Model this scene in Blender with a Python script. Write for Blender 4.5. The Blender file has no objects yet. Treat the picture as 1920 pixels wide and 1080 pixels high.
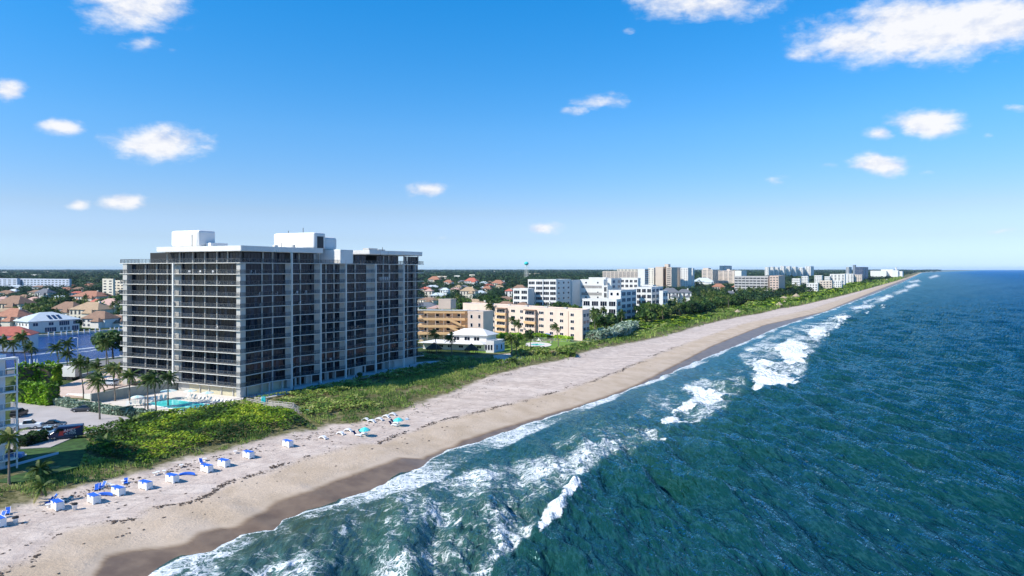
import bpy, math, random
import numpy as np
from mathutils import Vector, Matrix
random.seed(7); RS = np.random.RandomState(11)
S = bpy.context.scene; COL = S.collection
R = math.radians
# ---------------------------------------------------------------- camera
F, HY, CZ = 1280.0, 505.0, 38.0          # focal length in picture pixels (1920 wide), horizon row, camera height above the sea
cd = bpy.data.cameras.new('camera'); cam = bpy.data.objects.new('camera', cd); COL.objects.link(cam)
cd.sensor_width = 36; cd.lens = 24; cam.location = (0, 0, CZ); cam.rotation_euler = (R(90), 0, 0)
cd.shift_y = -(540-HY)/1920.0; cd.clip_start = 1; cd.clip_end = 60000
S.camera = cam
S.view_settings.view_transform = 'Standard'; S.view_settings.look = 'None'
S.view_settings.gamma = 1; S.view_settings.exposure = 0.3
S.cycles.use_denoising = True
S.cycles.max_bounces = 6; S.cycles.transparent_max_bounces = 12; S.cycles.volume_bounces = 1
S.cycles.use_light_tree = False
# ---------------------------------------------------------------- sun and sky
SUN_EL = R(42); SUN_AZ = math.atan2(-1.0, -0.50)      # toward the sun: left, a little behind the camera
sdir = Vector((math.sin(SUN_AZ)*math.cos(SUN_EL), math.cos(SUN_AZ)*math.cos(SUN_EL), math.sin(SUN_EL)))
sl = bpy.data.lights.new('sun', 'SUN'); sl.energy = 5.0; sl.angle = R(0.55); sl.color = (1, 0.93, 0.82)
so = bpy.data.objects.new('sun', sl); COL.objects.link(so); so.rotation_euler = (-sdir).to_track_quat('-Z', 'Y').to_euler()
so.location = (-200, -60, 300)

class NT:
    def __init__(s, tree): s.t = tree; s.n = tree.nodes; s.l = tree.links
    def node(s, typ, **kw):
        n = s.n.new(typ)
        for k, v in kw.items():
            if k.startswith('i_'):
                key = k[2:]; key = int(key) if key.isdigit() else key.replace('_', ' ')
                s.put(n.inputs[key], v)
            else: setattr(n, k, v)
        return n
    def put(s, sock, v):
        if isinstance(v, bpy.types.NodeSocket): s.l.new(v, sock)
        elif isinstance(v, bpy.types.Node): s.l.new(v.outputs[0], sock)
        else:
            try: sock.default_value = v
            except Exception: sock.default_value = (*v, 1.0)
    def m(s, op, a, b=None, c=None, clamp=False):
        n = s.n.new('ShaderNodeMath'); n.operation = op; n.use_clamp = clamp
        for i, v in enumerate((a, b, c)):
            if v is not None: s.put(n.inputs[i], v)
        return n.outputs[0]
    def vm(s, op, a, b=None):
        n = s.n.new('ShaderNodeVectorMath'); n.operation = op
        s.put(n.inputs[0], a)
        if b is not None: s.put(n.inputs[1], b)
        return n.outputs['Value'] if op in ('LENGTH', 'DOT_PRODUCT', 'DISTANCE') else n.outputs[0]
    def mix(s, f, a, b, blend='MIX'):
        n = s.n.new('ShaderNodeMix'); n.data_type = 'RGBA'; n.blend_type = blend
        s.put(n.inputs[0], f)
        for i, v in ((6, a), (7, b)):
            if isinstance(v, tuple) and len(v) == 3: v = (*v, 1)
            s.put(n.inputs[i], v)
        return n.outputs[2]
    def ss(s, x, lo, hi, a=0.0, b=1.0):
        n = s.n.new('ShaderNodeMapRange'); n.interpolation_type = 'SMOOTHSTEP'
        s.put(n.inputs[0], x); n.inputs[1].default_value = lo; n.inputs[2].default_value = hi
        n.inputs[3].default_value = a; n.inputs[4].default_value = b
        return n.outputs[0]
    def lin(s, x, lo, hi, a=0.0, b=1.0):
        n = s.n.new('ShaderNodeMapRange'); s.put(n.inputs[0], x)
        for i, v in enumerate((lo, hi, a, b)): n.inputs[i+1].default_value = v
        return n.outputs[0]
    def noise(s, vec, scale, detail=4, rough=0.55, dist=0.0):
        n = s.n.new('ShaderNodeTexNoise'); s.put(n.inputs['Vector'], vec)
        n.inputs['Scale'].default_value = scale; n.inputs['Detail'].default_value = detail
        n.inputs['Roughness'].default_value = rough; n.inputs['Distortion'].default_value = dist
        return n.outputs[0]
    def ramp(s, f, stops):
        n = s.n.new('ShaderNodeValToRGB'); s.put(n.inputs[0], f); cr = n.color_ramp
        while len(cr.elements) < len(stops): cr.elements.new(0.5)
        for e, (p, c) in zip(cr.elements, stops): e.position = p; e.color = (*c, 1)
        return n.outputs[0]

w = bpy.data.worlds.new('World'); S.world = w; w.use_nodes = True
nt = NT(w.node_tree); nt.n.clear()
sky = nt.node('ShaderNodeTexSky', sky_type='NISHITA', sun_disc=False, sun_elevation=SUN_EL, sun_rotation=SUN_AZ,
              altitude=0, air_density=1.0, dust_density=0.4, ozone_density=2.5)
tc = nt.node('ShaderNodeTexCoord'); D = tc.outputs['Generated']
sp = nt.node('ShaderNodeSeparateXYZ', i_0=D)
fwd = nt.m('MAXIMUM', sp.outputs[1], 0.05)
qx = nt.m('DIVIDE', sp.outputs[0], fwd); qz = nt.m('DIVIDE', sp.outputs[2], fwd)
hsv = nt.node('ShaderNodeHueSaturation', i_Saturation=1.36, i_Value=1.0, i_Color=sky.outputs[0])
grade = nt.ramp(nt.m('MULTIPLY', sp.outputs[2], 2.0), [(0,(.35,.50,.92)),(.024,(.31,.43,.79)),(.086,(.313,.358,.557)),(.164,(.365,.361,.46)),(.39,(.355,.46,.53)),(.734,(.17,.53,.61)),(1,(.17,.5,.6))])
rside = nt.m('MULTIPLY', nt.ss(qx, .05, .75), nt.ss(sp.outputs[2], 0, .25, 1, 0))
skyc = nt.vm('SCALE', nt.vm('MULTIPLY', nt.mix(rside, hsv.outputs[0], nt.mix(1.0, hsv.outputs[0], (.93,.90,.99), 'MULTIPLY')), grade)); skyc.node.inputs['Scale'].default_value = 2.98
bg1 = nt.node('ShaderNodeBackground', i_Color=skyc, i_Strength=0.095)
# fair weather clouds, each at its own bearing and elevation (x, y, half width, half height, weight)
CL = [(250,18,105,42,1),(205,-5,95,25,.9),(262,82,62,20,.5),(322,98,18,14,.35),(8,168,38,24,.9),(92,172,28,10,.25),(110,235,52,17,.95),(300,264,92,34,1.05),
      (258,268,48,24,.9),(370,272,46,14,.6),(240,378,50,17,1),(149,386,27,13,.9),(805,354,46,17,.9),(765,358,24,7,.4),(1005,429,38,14,.8),(1115,190,62,16,.62),
      (1150,178,36,10,.45),(1085,206,24,13,.6),(1320,8,140,32,.85),(1210,0,60,18,.6),(1500,105,52,20,.6),(1600,78,120,46,.95),(1740,50,160,62,1.15),(1860,38,110,58,1.15),(1625,12,44,18,.5),
      (1745,228,78,28,1.05),(1645,247,36,14,.8),(1655,304,66,24,.95),(1465,339,30,13,.5),(1548,314,32,9,.5),(1905,198,30,10,.4),(1888,431,46,8,.5),(600,122,26,24,.3),(980,292,30,6,.3),
      (1862,252,16,8,.3),(1740,322,28,9,.3),(1530,426,60,9,.3),(1770,438,22,7,.3),(820,440,26,8,.3),(1022,222,14,6,.35),(1182,55,20,10,.3),(60,440,60,6,.25)]
warp = nt.node('ShaderNodeTexNoise', i_Scale=9.0, i_Detail=5.0, i_Vector=D)
wv = nt.vm('SUBTRACT', warp.outputs['Color'], (0.5, 0.5, 0.5))
wsp = nt.node('ShaderNodeSeparateXYZ', i_0=wv)
wx = nt.m('MULTIPLY_ADD', wsp.outputs[0], 0.075, qx); wz = nt.m('MULTIPLY_ADD', wsp.outputs[1], 0.035, qz)
acc = None
for (cx, cy, ax, ay, wt) in CL:
    a = nt.m('DIVIDE', nt.m('SUBTRACT', wx, (cx-960)/F), ax*1.26/F)
    b = nt.m('DIVIDE', nt.m('SUBTRACT', wz, (HY-cy)/F), ay*1.26/F)
    r2 = nt.m('ADD', nt.m('MULTIPLY', a, a), nt.m('MULTIPLY', b, b))
    g = nt.m('MULTIPLY', nt.m('POWER', 2.718, nt.m('MULTIPLY', r2, -1.6)), wt)
    acc = g if acc is None else nt.m('MAXIMUM', acc, g)
Dz = nt.vm('MULTIPLY', D, (1.0, 1.0, 2.0)); n1 = nt.noise(Dz, 20, 8, 0.62); n2 = nt.noise(Dz, 55, 6, 0.65)
dens = nt.m('ADD', acc, nt.m('MULTIPLY', nt.m('SUBTRACT', nt.m('ADD', nt.m('MULTIPLY', n1, .7), nt.m('MULTIPLY', n2, .3)), 0.5), 1.45))
dens = nt.m('MULTIPLY', dens, nt.ss(acc, 0.04, 0.22))
cm = nt.m('MULTIPLY', nt.ss(dens, 0.24, 0.92, 0, .96), nt.m('GREATER_THAN', sp.outputs[1], 0.05))
n3 = nt.noise(nt.vm('ADD', Dz, (-.008, 0, .016)), 20, 8, 0.62)
cc = nt.mix(nt.m('ADD', nt.m('MULTIPLY', nt.m('SUBTRACT', n1, n3), 3.2), nt.ss(dens, .3, 1.1, .62, .95), clamp=True), (0.62, 0.70, 0.90), (1.0, 1.0, 1.02))  # sunward sides lighter, far sides bluer: cloud shading put into the colour
bg2 = nt.node('ShaderNodeBackground', i_Color=cc, i_Strength=0.80)
mx = nt.node('ShaderNodeMixShader', i_0=cm, i_1=bg1, i_2=bg2)
wo = nt.node('ShaderNodeOutputWorld', i_Surface=mx)

# ---------------------------------------------------------------- helpers
def at(px, py, z=0.0):
    Y = F*(CZ-z)/(py-HY); return Vector(((px-960)/F*Y, Y, z))
def atY(px, Y, z=0.0): return Vector(((px-960)/F*Y, Y, z))
def zat(py, Y): return CZ-(py-HY)*Y/F
CD = np.array((0.523, 0.852)); CN = np.array((0.852, -0.523)); P0 = np.array((-97.2, 0.0))
def st(X, Y): return (X-P0[0])*CD[0]+(Y-P0[1])*CD[1], (X-P0[0])*CN[0]+(Y-P0[1])*CN[1]
def xy(s, t): return P0[0]+s*CD[0]+t*CN[0], P0[1]+s*CD[1]+t*CN[1]
def tag(o, label=None, cat=None, group=None, kind=None):
    if label: o['label'] = label
    if cat: o['category'] = cat
    if group: o['group'] = group
    if kind: o['kind'] = kind
    return o
def empty(name, loc, label, cat, group=None, rz=0, sc=1):
    o = bpy.data.objects.new(name, None); COL.objects.link(o); o.location = loc; o.rotation_euler = (0, 0, rz); o.scale = (sc,)*3
    o.empty_display_size = 0.3
    return tag(o, label, cat, group)
class MB:
    def __init__(s, f=None): s.v = []; s.fc = []; s.mi = []; s.f = f
    def add(s, vs, fs, m=0):
        k = len(s.v)
        s.v += [s.f(*p) if s.f else tuple(p) for p in vs]
        s.fc += [tuple(k+i for i in q) for q in fs]; s.mi += [m]*len(fs); return s
    def box(s, x0, x1, y0, y1, z0, z1, m=0):
        return s.add([(x0,y0,z0),(x1,y0,z0),(x1,y1,z0),(x0,y1,z0),(x0,y0,z1),(x1,y0,z1),(x1,y1,z1),(x0,y1,z1)],
                     [(3,2,1,0),(4,5,6,7),(0,1,5,4),(1,2,6,5),(2,3,7,6),(3,0,4,7)], m)
    def prism(s, poly, z0, z1, m=0, mtop=None):
        n = len(poly)
        s.add([(x,y,z0) for x,y in poly]+[(x,y,z1) for x,y in poly], [tuple(range(n-1,-1,-1))]+[(i,(i+1)%n,n+(i+1)%n,n+i) for i in range(n)], m)
        return s.add([(x,y,z1) for x,y in poly], [tuple(range(n))], m if mtop is None else mtop)
    def tube(s, pts, rs, n=8, m=0, cap=True):
        pts = [Vector(p) for p in pts]; vs = []; fs = []
        for i, p in enumerate(pts):
            d = (pts[min(i+1, len(pts)-1)]-pts[max(i-1, 0)]).normalized()
            a = d.cross(Vector((0,0,1)) if abs(d.z) < .9 else Vector((1,0,0))).normalized(); b = d.cross(a)
            r = rs[i] if hasattr(rs, '__len__') else rs
            for k in range(n):
                t = 2*math.pi*k/n; vs.append(tuple(p+a*(r*math.cos(t))+b*(r*math.sin(t))))
        for i in range(len(pts)-1):
            for k in range(n):
                k2 = (k+1) % n; fs.append((i*n+k, i*n+k2, (i+1)*n+k2, (i+1)*n+k))
        if cap: fs.append(tuple(range(n))); fs.append(tuple((len(pts)-1)*n+k for k in range(n-1,-1,-1)))
        return s.add(vs, fs, m)
    def lathe(s, c, prof, n=14, m=0):
        vs = []; fs = []
        for r, z in prof:
            for k in range(n): t = 2*math.pi*k/n; vs.append((c[0]+r*math.cos(t), c[1]+r*math.sin(t), c[2]+z))
        for i in range(len(prof)-1):
            for k in range(n): k2 = (k+1) % n; fs.append((i*n+k, i*n+k2, (i+1)*n+k2, (i+1)*n+k))
        fs.append(tuple(range(n-1,-1,-1))); fs.append(tuple((len(prof)-1)*n+k for k in range(n)))
        return s.add(vs, fs, m)
    def build(s, name, mats, parent=None, smooth=False, bevel=0):
        me = bpy.data.meshes.new(name); me.from_pydata(s.v, [], s.fc)
        for m in (mats if isinstance(mats, (list, tuple)) else [mats]): me.materials.append(m)
        me.polygons.foreach_set('material_index', s.mi)
        if smooth: me.polygons.foreach_set('use_smooth', [True]*len(s.fc))
        me.update()
        o = bpy.data.objects.new(name, me); COL.objects.link(o)
        if parent: o.parent = parent
        if bevel:
            b = o.modifiers.new('bevel', 'BEVEL'); b.width = bevel; b.segments = 2; b.limit_method = 'ANGLE'
        return o
def npmesh(name, V, Fa, mats, parent=None, attrs=None, smooth=False, link=True):
    """V (N,3); Fa (M,k) constant polygon size; attrs: {name: (domain, values)}"""
    me = bpy.data.meshes.new(name); V = np.asarray(V, np.float32); Fa = np.asarray(Fa, np.int32)
    M, k = Fa.shape
    me.vertices.add(len(V)); me.vertices.foreach_set('co', V.ravel())
    me.loops.add(M*k); me.loops.foreach_set('vertex_index', Fa.ravel())
    me.polygons.add(M); me.polygons.foreach_set('loop_start', np.arange(0, M*k, k, dtype=np.int32))
    if smooth: me.polygons.foreach_set('use_smooth', np.ones(M, bool))
    for m in (mats if isinstance(mats, (list, tuple)) else [mats]): me.materials.append(m)
    for an, (dom, val) in (attrs or {}).items():
        a = me.attributes.new(an, 'FLOAT', dom); a.data.foreach_set('value', np.asarray(val, np.float32))
    me.update(calc_edges=True); me.validate()
    o = bpy.data.objects.new(name, me)
    if link: COL.objects.link(o)
    if parent: o.parent = parent
    return o
def copy_tree(o, parent=None):
    c = o.copy(); COL.objects.link(c)
    if parent: c.parent = parent
    for ch in list(o.children): copy_tree(ch, c)
    return c

MATS = {}
def mat(name, col, rough=0.7, var=0.12, scale=0.6, metal=0, spec=0.4, col2=None, bump=0, bscale=3, alpha=1, streak=0):
    if name in MATS: return MATS[name]
    m = bpy.data.materials.new(name); m.use_nodes = True; t = NT(m.node_tree); bs = t.n['Principled BSDF']
    c = t.node('ShaderNodeTexCoord').outputs['Object']
    f = t.noise(c, scale, 5, .6); a = tuple(x*(1-var) for x in col); b = col2 or tuple(min(1, x*(1+var)) for x in col)
    cc = t.mix(t.ss(f, .3, .7), a, b)
    if streak:
        mp = t.node('ShaderNodeMapping', i_Vector=c); mp.inputs['Scale'].default_value = (1.2, 1.2, 0.06)
        cc = t.mix(t.ss(t.noise(mp, 1.5, 5), .5, .75, 0, streak), cc, tuple(x*.55 for x in col))
    t.put(bs.inputs['Base Color'], cc); bs.inputs['Roughness'].default_value = rough; bs.inputs['Metallic'].default_value = metal
    bs.inputs['Specular IOR Level'].default_value = spec; bs.inputs['Alpha'].default_value = alpha
    if bump:
        t.put(bs.inputs['Normal'], t.node('ShaderNodeBump', i_Height=t.noise(c, bscale, 5), i_Strength=bump, i_Distance=0.1))
    MATS[name] = m; return m
def leafmat(name, stops, trans=0.25, nscale=0.25, rough=0.55):
    m = bpy.data.materials.new(name); m.use_nodes = True; t = NT(m.node_tree); bs = t.n['Principled BSDF']
    c = t.node('ShaderNodeTexCoord').outputs['Object']
    at_ = t.node('ShaderNodeAttribute', attribute_name='rnd').outputs['Fac']
    oi = t.node('ShaderNodeObjectInfo').outputs['Random']
    f = t.m('ADD', t.m('MULTIPLY', at_, .38), t.m('ADD', t.m('MULTIPLY', t.ss(t.noise(c, nscale, 4, .6), .28, .72), .62), t.m('MULTIPLY', t.m('SUBTRACT', oi, .5), .34)))
    f = t.m('SUBTRACT', f, 0.03)
    cc = t.ramp(f, stops)
    t.put(bs.inputs['Base Color'], cc); bs.inputs['Roughness'].default_value = rough; bs.inputs['Specular IOR Level'].default_value = .25
    if trans:
        tr = t.node('ShaderNodeBsdfTranslucent', i_Color=cc); out = t.n['Material Output']
        t.put(out.inputs[0], t.node('ShaderNodeMixShader', i_0=trans, i_1=bs.outputs[0], i_2=tr.outputs[0]).outputs[0])
    MATS[name] = m; return m
L_SEAG = leafmat('leaf sea grape', [(.16,(.025,.065,.012)),(.33,(.095,.19,.018)),(.50,(.25,.38,.025)),(.74,(.55,.60,.05)),(.99,(.58,.42,.10))], .32, .14)  # dark end of the ramp paints shadow patches among the leaves
L_VINE = leafmat('leaf vine', [(.15,(.05,.10,.02)),(.38,(.16,.24,.035)),(.58,(.33,.40,.06)),(.78,(.48,.40,.12)),(.98,(.42,.26,.12))], .25, .2)
L_SCRUB = leafmat('leaf scrub', [(.15,(.03,.07,.018)),(.38,(.11,.20,.035)),(.6,(.25,.34,.06)),(.82,(.46,.46,.18)),(.98,(.34,.24,.14))], .25, .2)
L_GRASS = leafmat('leaf dune grass', [(.15,(0.096,0.168,0.036)),(.42,(0.216,0.324,0.066)),(.65,(0.360,0.408,0.108)),(.88,(0.552,0.444,0.216))], .25, .1)
L_TREE = leafmat('leaf tree', [(.2,(.012,.03,.010)),(.45,(.028,.075,.018)),(.65,(.06,.13,.026)),(.88,(.14,.21,.04))], .2, .3)
L_PALM = leafmat('leaf palm', [(.15,(.02,.045,.012)),(.40,(.05,.10,.02)),(.62,(.12,.18,.03)),(.88,(.32,.28,.11))], .3, .4)
L_HEDGE = leafmat('leaf hedge', [(.15,(0.058,0.131,0.014)),(.42,(0.160,0.334,0.022)),(.62,(0.319,0.522,0.036)),(.85,(0.493,0.638,0.072))], .25, .25)
L_SILVER = leafmat('leaf silver', [(.15,(.08,.13,.09)),(.42,(.20,.29,.20)),(.65,(.34,.43,.32)),(.88,(.50,.55,.44))], .15, .3)
L_WOOD = leafmat('leaf far wood', [(.2,(.010,.026,.012)),(.45,(.024,.058,.022)),(.65,(.05,.10,.03)),(.88,(.11,.15,.05))], .1, .03)
M_WHITE = mat('white paint', (.72,.705,.67), .6, .04, .3, streak=.12)
M_TOWER = mat('tower concrete', (.47,.46,.43), .8, .08, .25, streak=.25)
M_TRIM = mat('slab white', (.66,.645,.60), .7, .06, .4)
M_BEIGE = mat('beige stucco', (.50,.46,.33), .85, .06, .5)
M_PEACH = mat('peach stucco', (.70,.55,.45), .85, .05, .3, streak=.15)
M_ORANGE = mat('ochre band', (.68,.44,.23), .85, .05, .3)
M_GLASS = mat('dark glass', (.004,.009,.022), .06, .3, .4, spec=.25)
M_GLASS2 = mat('glass with grey curtain', (.026,.038,.062), .10, .5, 1.5, spec=.22)
M_GLASS3 = mat('glass with tan curtain', (.040,.040,.042), .12, .4, 1.5, spec=.22)
M_GLASSB = mat('blue glass', (.02,.045,.10), .08, .3, .5, spec=.6)
M_FRAME = mat('dark frame', (.03,.03,.035), .5, .1)
M_RAILG = mat('railing glass', (.05,.07,.09), .05, .1, 1, spec=.35, alpha=.17)
M_RAIL = mat('railing metal', (.10,.10,.10), .5, .1)
M_ASPH = mat('asphalt pale', (.42,.38,.36), .95, .10, .15, bump=.3)
M_ROAD = mat('road grey', (.20,.195,.19), .95, .12, .15)
M_DECK = mat('deck pale', (.66,.60,.54), .9, .06, .5)
M_PAVE = mat('walkway grey', (.46,.47,.48), .85, .08, .4)
M_PINKP = mat('pink paving', (.60,.46,.38), .9, .08, .5)
M_TERRA = mat('terracotta roof', (.35,.165,.105), .85, .18, .8)
M_BROWN = mat('brown roof', (.25,.155,.105), .85, .18, .8)
M_TAN = mat('tan roof', (.38,.27,.17), .85, .15, .8)
M_PINK = mat('pink roof', (.48,.31,.26), .85, .1, .8)
M_GREYR = mat('slate grey roof', (.13,.14,.16), .8, .15, .8)
M_METAL = mat('pale metal roof', (.55,.60,.62), .45, .08, .5)
M_ROOFG = mat('flat roof gravel', (.40,.38,.36), .95, .12, .4)
M_RED = mat('red roof', (.45,.13,.09), .8, .12, .8)
M_BARK = mat('bark', (.13,.105,.08), .95, .25, 2)
M_PBARK = mat('palm bark', (.20,.165,.13), .95, .25, 3)
M_THATCH = mat('thatch dark', (.055,.045,.035), 1, .3, 3)
M_THATCHL = mat('thatch pale', (.36,.29,.20), 1, .2, 3)
M_PLWHITE = mat('white plastic', (.80,.80,.80), .5, .04)
M_BLUE = mat('royal blue canvas', (.02,.13,.62), .7, .1)
M_NAVY = mat('navy canvas', (.012,.02,.10), .8, .1)
M_TEAL = mat('teal canvas', (.03,.55,.56), .7, .07, 2)
M_TEAL2 = mat('teal canvas light', (.12,.70,.66), .7, .07, 2)
M_WOODG = mat('weathered timber', (.38,.35,.32), .9, .15, 2)
M_TYRE = mat('rubber', (.02,.02,.02), .8, .1)
M_BLACK = mat('black plastic', (.02,.02,.02), .6, .1)
M_CARGL = mat('car glass', (.01,.015,.02), .05, .1, spec=.7)
M_STUC = mat('cream stucco', (.66,.60,.50), .85, .06, .4)
M_BLUEW = mat('pale blue wall', (.33,.52,.68), .8, .06, .4)
M_TWB = mat('beige tower wall', (.62,.52,.43), .85, .05, .1)
M_POOLW = mat('pool water', (.06,.64,.62), .06, .1, .5, spec=.3, col2=(.10,.74,.70))
# ---------------------------------------------------------------- shore lines measured along the coast (s) as offshore distance (t)
def line_st(pts, z):
    a = [st(*at(px, py, z)[:2]) for px, py in pts]; a.sort(); return np.array([p[0] for p in a]), np.array([p[1] for p in a])
WL = [(215,1120),(285,1075),(342,1046),(400,1031),(449,1003),(511,992),(524,973),(580,958),(636,945),(640,937),(710,910),(787,877),(803,860),(840,843),(887,832),(940,812),(973,800),(1080,765),(1140,745),(1200,722),(1255,700),(1300,680),(1350,660),(1400,640),(1450,617),(1500,600),(1560,580),(1600,565),(1640,550),(1690,530)]
WE = [(150,1110),(190,1062),(200,1048),(240,1035),(280,1027),(351,1014),(374,996),(411,986),(443,982),(467,971),(520,939),(580,922),(627,902),(680,884),(753,857),(800,853),(827,840),(873,820),(927,802),(1040,768),(1140,740),(1200,714),(1271,680),(1333,650),(1431,611),(1500,594),(1547,582)]
VE = [(-60,985),(0,965),(100,930),(200,905),(300,880),(330,868),(420,850),(500,826),(560,812),(600,806),(618,797),(670,793),(730,778),(760,768),(800,752),(850,738),(900,718),(1000,690),(1060,679),(1100,666),(1131,657),(1200,644),(1279,624),(1315,612),(1390,595),(1425,589),(1460,580),(1501,573),(1547,562),(1585,553),(1622,543),(1654,534)]
ws, wt_ = line_st(WL, 0.0); es, et_ = line_st(WE, 0.9); vs_, vt_ = line_st(VE, 2.4)
ws = np.append(ws, [9000, 17500, 46000]); wt_ = np.append(wt_, [wt_[-1]-20, wt_[-1]+560, wt_[-1]+2600])
vs_ = np.append(vs_, [2400, 4500]); vt_ = np.append(vt_, [np.interp(2400, ws, wt_)-20, np.interp(4500, ws, wt_)-12])
vs_ = np.append(vs_, [9000, 17500, 46000]); vt_ = np.append(vt_, wt_[-3:]-12)
def e_w(s): return np.interp(s, ws, wt_)
def e_wet(s): return np.minimum(np.interp(s, es, et_), e_w(s)-0.8)
def e_veg(s): return np.interp(s, vs_, vt_)
def vnoise(x, y, seed=0):
    xi = np.floor(x).astype(np.int64); yi = np.floor(y).astype(np.int64); fx = x-xi; fy = y-yi
    fx = fx*fx*(3-2*fx); fy = fy*fy*(3-2*fy)
    def h(i, j):
        n = (i*374761393+j*668265263+seed*1442695041) & 0xffffffff; n = ((n ^ (n >> 13))*1274126177) & 0xffffffff
        return ((n ^ (n >> 16)) & 0xffff)/65535.0
    return (h(xi,yi)*(1-fx)+h(xi+1,yi)*fx)*(1-fy)+(h(xi,yi+1)*(1-fx)+h(xi+1,yi+1)*fx)*fy
def fbm(x, y, o=4, seed=0):
    a = 0; amp = .5; 
    for i in range(o): a = a+amp*vnoise(x*2**i, y*2**i, seed+i); amp *= .5
    return a/(1-.5**o)
CANAL = (-338.0, -198.0); CEND = 400.0
def ground(X, Y):
    s, t = st(X, Y); tw = t-e_w(s)
    z = np.interp(tw, [-90,-60,-45,-36,-30,-18,-10,-5,0,6,40,400], [4.0,3.9,3.5,2.9,2.35,2.0,1.45,.75,0,-.7,-3,-8])
    z = np.where(t < -160, 4-np.clip((-160-t)/40, 0, 1)*2.0, z)
    dune = np.exp(-((tw+44)/9.0)**2)*(fbm(s/17.0, t/9.0, 3, 3)-.3)*1.6*(t < -20)
    inb = (t > CANAL[0]) & (t < CANAL[1]) & (s < CEND)
    z = np.where(inb, -2.0, z)
    sand = (tw < 0) & (tw > -40)
    z = z+np.where(sand, (fbm(s/3.0, t/2.2, 3, 9)-.5)*.16*np.clip(-tw/12, 0, 1), 0)
    return z+np.clip(dune, 0, 1.2)
def gz(x, y): return float(ground(np.array([x], float), np.array([y], float))[0])
def grid(rs, Ys, keep, zf):
    Rg, Yg = np.meshgrid(rs, Ys); X = Rg*Yg; Z = zf(X, Yg)
    n, m = X.shape; idx = np.arange(n*m).reshape(n, m)
    q = np.stack([idx[:-1,:-1], idx[:-1,1:], idx[1:,1:], idx[1:,:-1]], -1).reshape(-1, 4)
    k = keep(X, Yg); kq = (k[:-1,:-1]|k[:-1,1:]|k[1:,1:]|k[1:,:-1]).ravel(); q = q[kq]
    used = np.zeros(n*m, bool); used[q.ravel()] = True; remap = np.cumsum(used)-1
    V = np.stack([X.ravel(), Yg.ravel(), Z.ravel()], -1)[used]
    return V, remap[q]
def rows(y0, y1, f): return y0*np.power(f, np.arange(int(math.log(y1/y0)/math.log(f))+2))
# ---- land sheet
def near_fade(z, Y): return z
V, Q = grid(np.arange(-1.35, .80, .0042), rows(45, 42000, 1.0065), lambda X, Y: st(X, Y)[1]-e_w(st(X, Y)[0]) < 14, lambda X, Y: ground(X, Y))
s_, t_ = st(V[:,0], V[:,1])
m = bpy.data.materials.new('land'); m.use_nodes = True; t = NT(m.node_tree); bs = t.n['Principled BSDF']
pos = t.node('ShaderNodeNewGeometry').outputs['Position']
A = lambda n: t.node('ShaderNodeAttribute', attribute_name=n).outputs['Fac']
wet = t.m('ADD', A('wet'), t.m('MULTIPLY', t.m('SUBTRACT', t.noise(pos, .25, 4), .5), 1.2))
veg = t.m('ADD', A('veg'), t.m('MULTIPLY', t.m('SUBTRACT', t.noise(pos, .45, 6, .65), .5), 5.0))
dr = t.m('ADD', A('wet'), t.m('MULTIPLY', t.m('SUBTRACT', t.noise(pos, .12, 4), .5), 5.0))
rot = t.node('ShaderNodeMapping', i_Vector=pos); rot.inputs['Rotation'].default_value = (0, 0, R(-58.4)); rot.inputs['Scale'].default_value = (.35, 2.4, 1)
fur = t.noise(rot, .9, 4, .6)
dry = t.mix(t.ss(t.noise(pos, .35, 7, .65), .35, .68), (.50,.405,.345), (.64,.535,.455))
dry = t.mix(t.ss(fur, .5, .66, 0, .38), dry, (.40,.335,.30))
dry = t.mix(t.m('MULTIPLY', t.ss(t.noise(rot, .16, 6, .72), .50, .62), .42), dry, (.36,.295,.25))
dry = t.mix(t.m('MULTIPLY', t.ss(t.noise(rot, .07, 5, .7), .52, .64), .45), dry, (.72,.62,.54))
damp = t.mix(t.ss(t.noise(pos, .15, 5), .3, .7), (.46,.355,.255), (.56,.445,.34))
wetc = t.mix(t.ss(t.noise(pos, .3, 5), .3, .7), (.16,.108,.070), (.235,.165,.108))
c1 = t.mix(t.ss(dr, -13.5, -10.0), dry, damp)
for tc_, tw_ in ((17.0, .16), (18.7, .16), (21.5, .14), (23.1, .14), (14.6, .2)):
    tt = t.m('ABSOLUTE', t.m('ADD', t.m('ADD', A('wet'), t.m('MULTIPLY', t.m('SUBTRACT', t.noise(pos, .02, 2), .5), 9.0)), tc_))
    c1 = t.mix(t.m('MULTIPLY', t.ss(tt, tw_*.4, tw_*1.6, .42, 0), t.ss(t.noise(pos, .5, 4), .4, .6)), c1, (.33,.27,.23))
# wrack line of seaweed between dry and damp sand
wr = t.m('ABSOLUTE', t.m('ADD', t.m('ADD', A('wet'), t.m('MULTIPLY', t.m('SUBTRACT', t.noise(pos, .07, 3), .5), 9.0)), 12.0))
wm = t.m('MULTIPLY', t.ss(wr, .1, 1.3, 1, 0), t.ss(t.noise(pos, 2.2, 6, .7), .52, .60))
c1 = t.mix(t.m('MULTIPLY', wm, .75), c1, (.13,.10,.08))
wr2 = t.m('ABSOLUTE', t.m('ADD', t.m('ADD', A('wet'), t.m('MULTIPLY', t.m('SUBTRACT', t.noise(pos, .05, 3), .5), 14.0)), 19.0))
wm2 = t.m('MULTIPLY', t.ss(wr2, .1, 3.5, 1, 0), t.ss(t.noise(rot, 2.6, 6, .7), .56, .63))
c1 = t.mix(t.m('MULTIPLY', wm2, .6), c1, (.16,.12,.10))
c1 = t.mix(t.ss(t.m('ADD', wet, t.m('MULTIPLY', t.m('SUBTRACT', t.noise(rot, 1.2, 4), .5), .8)), -1.1, .7), c1, wetc)
soil = t.mix(t.ss(t.noise(pos, .8, 6, .7), .4, .65), (.10,.10,.04), (.25,.22,.12))
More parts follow.
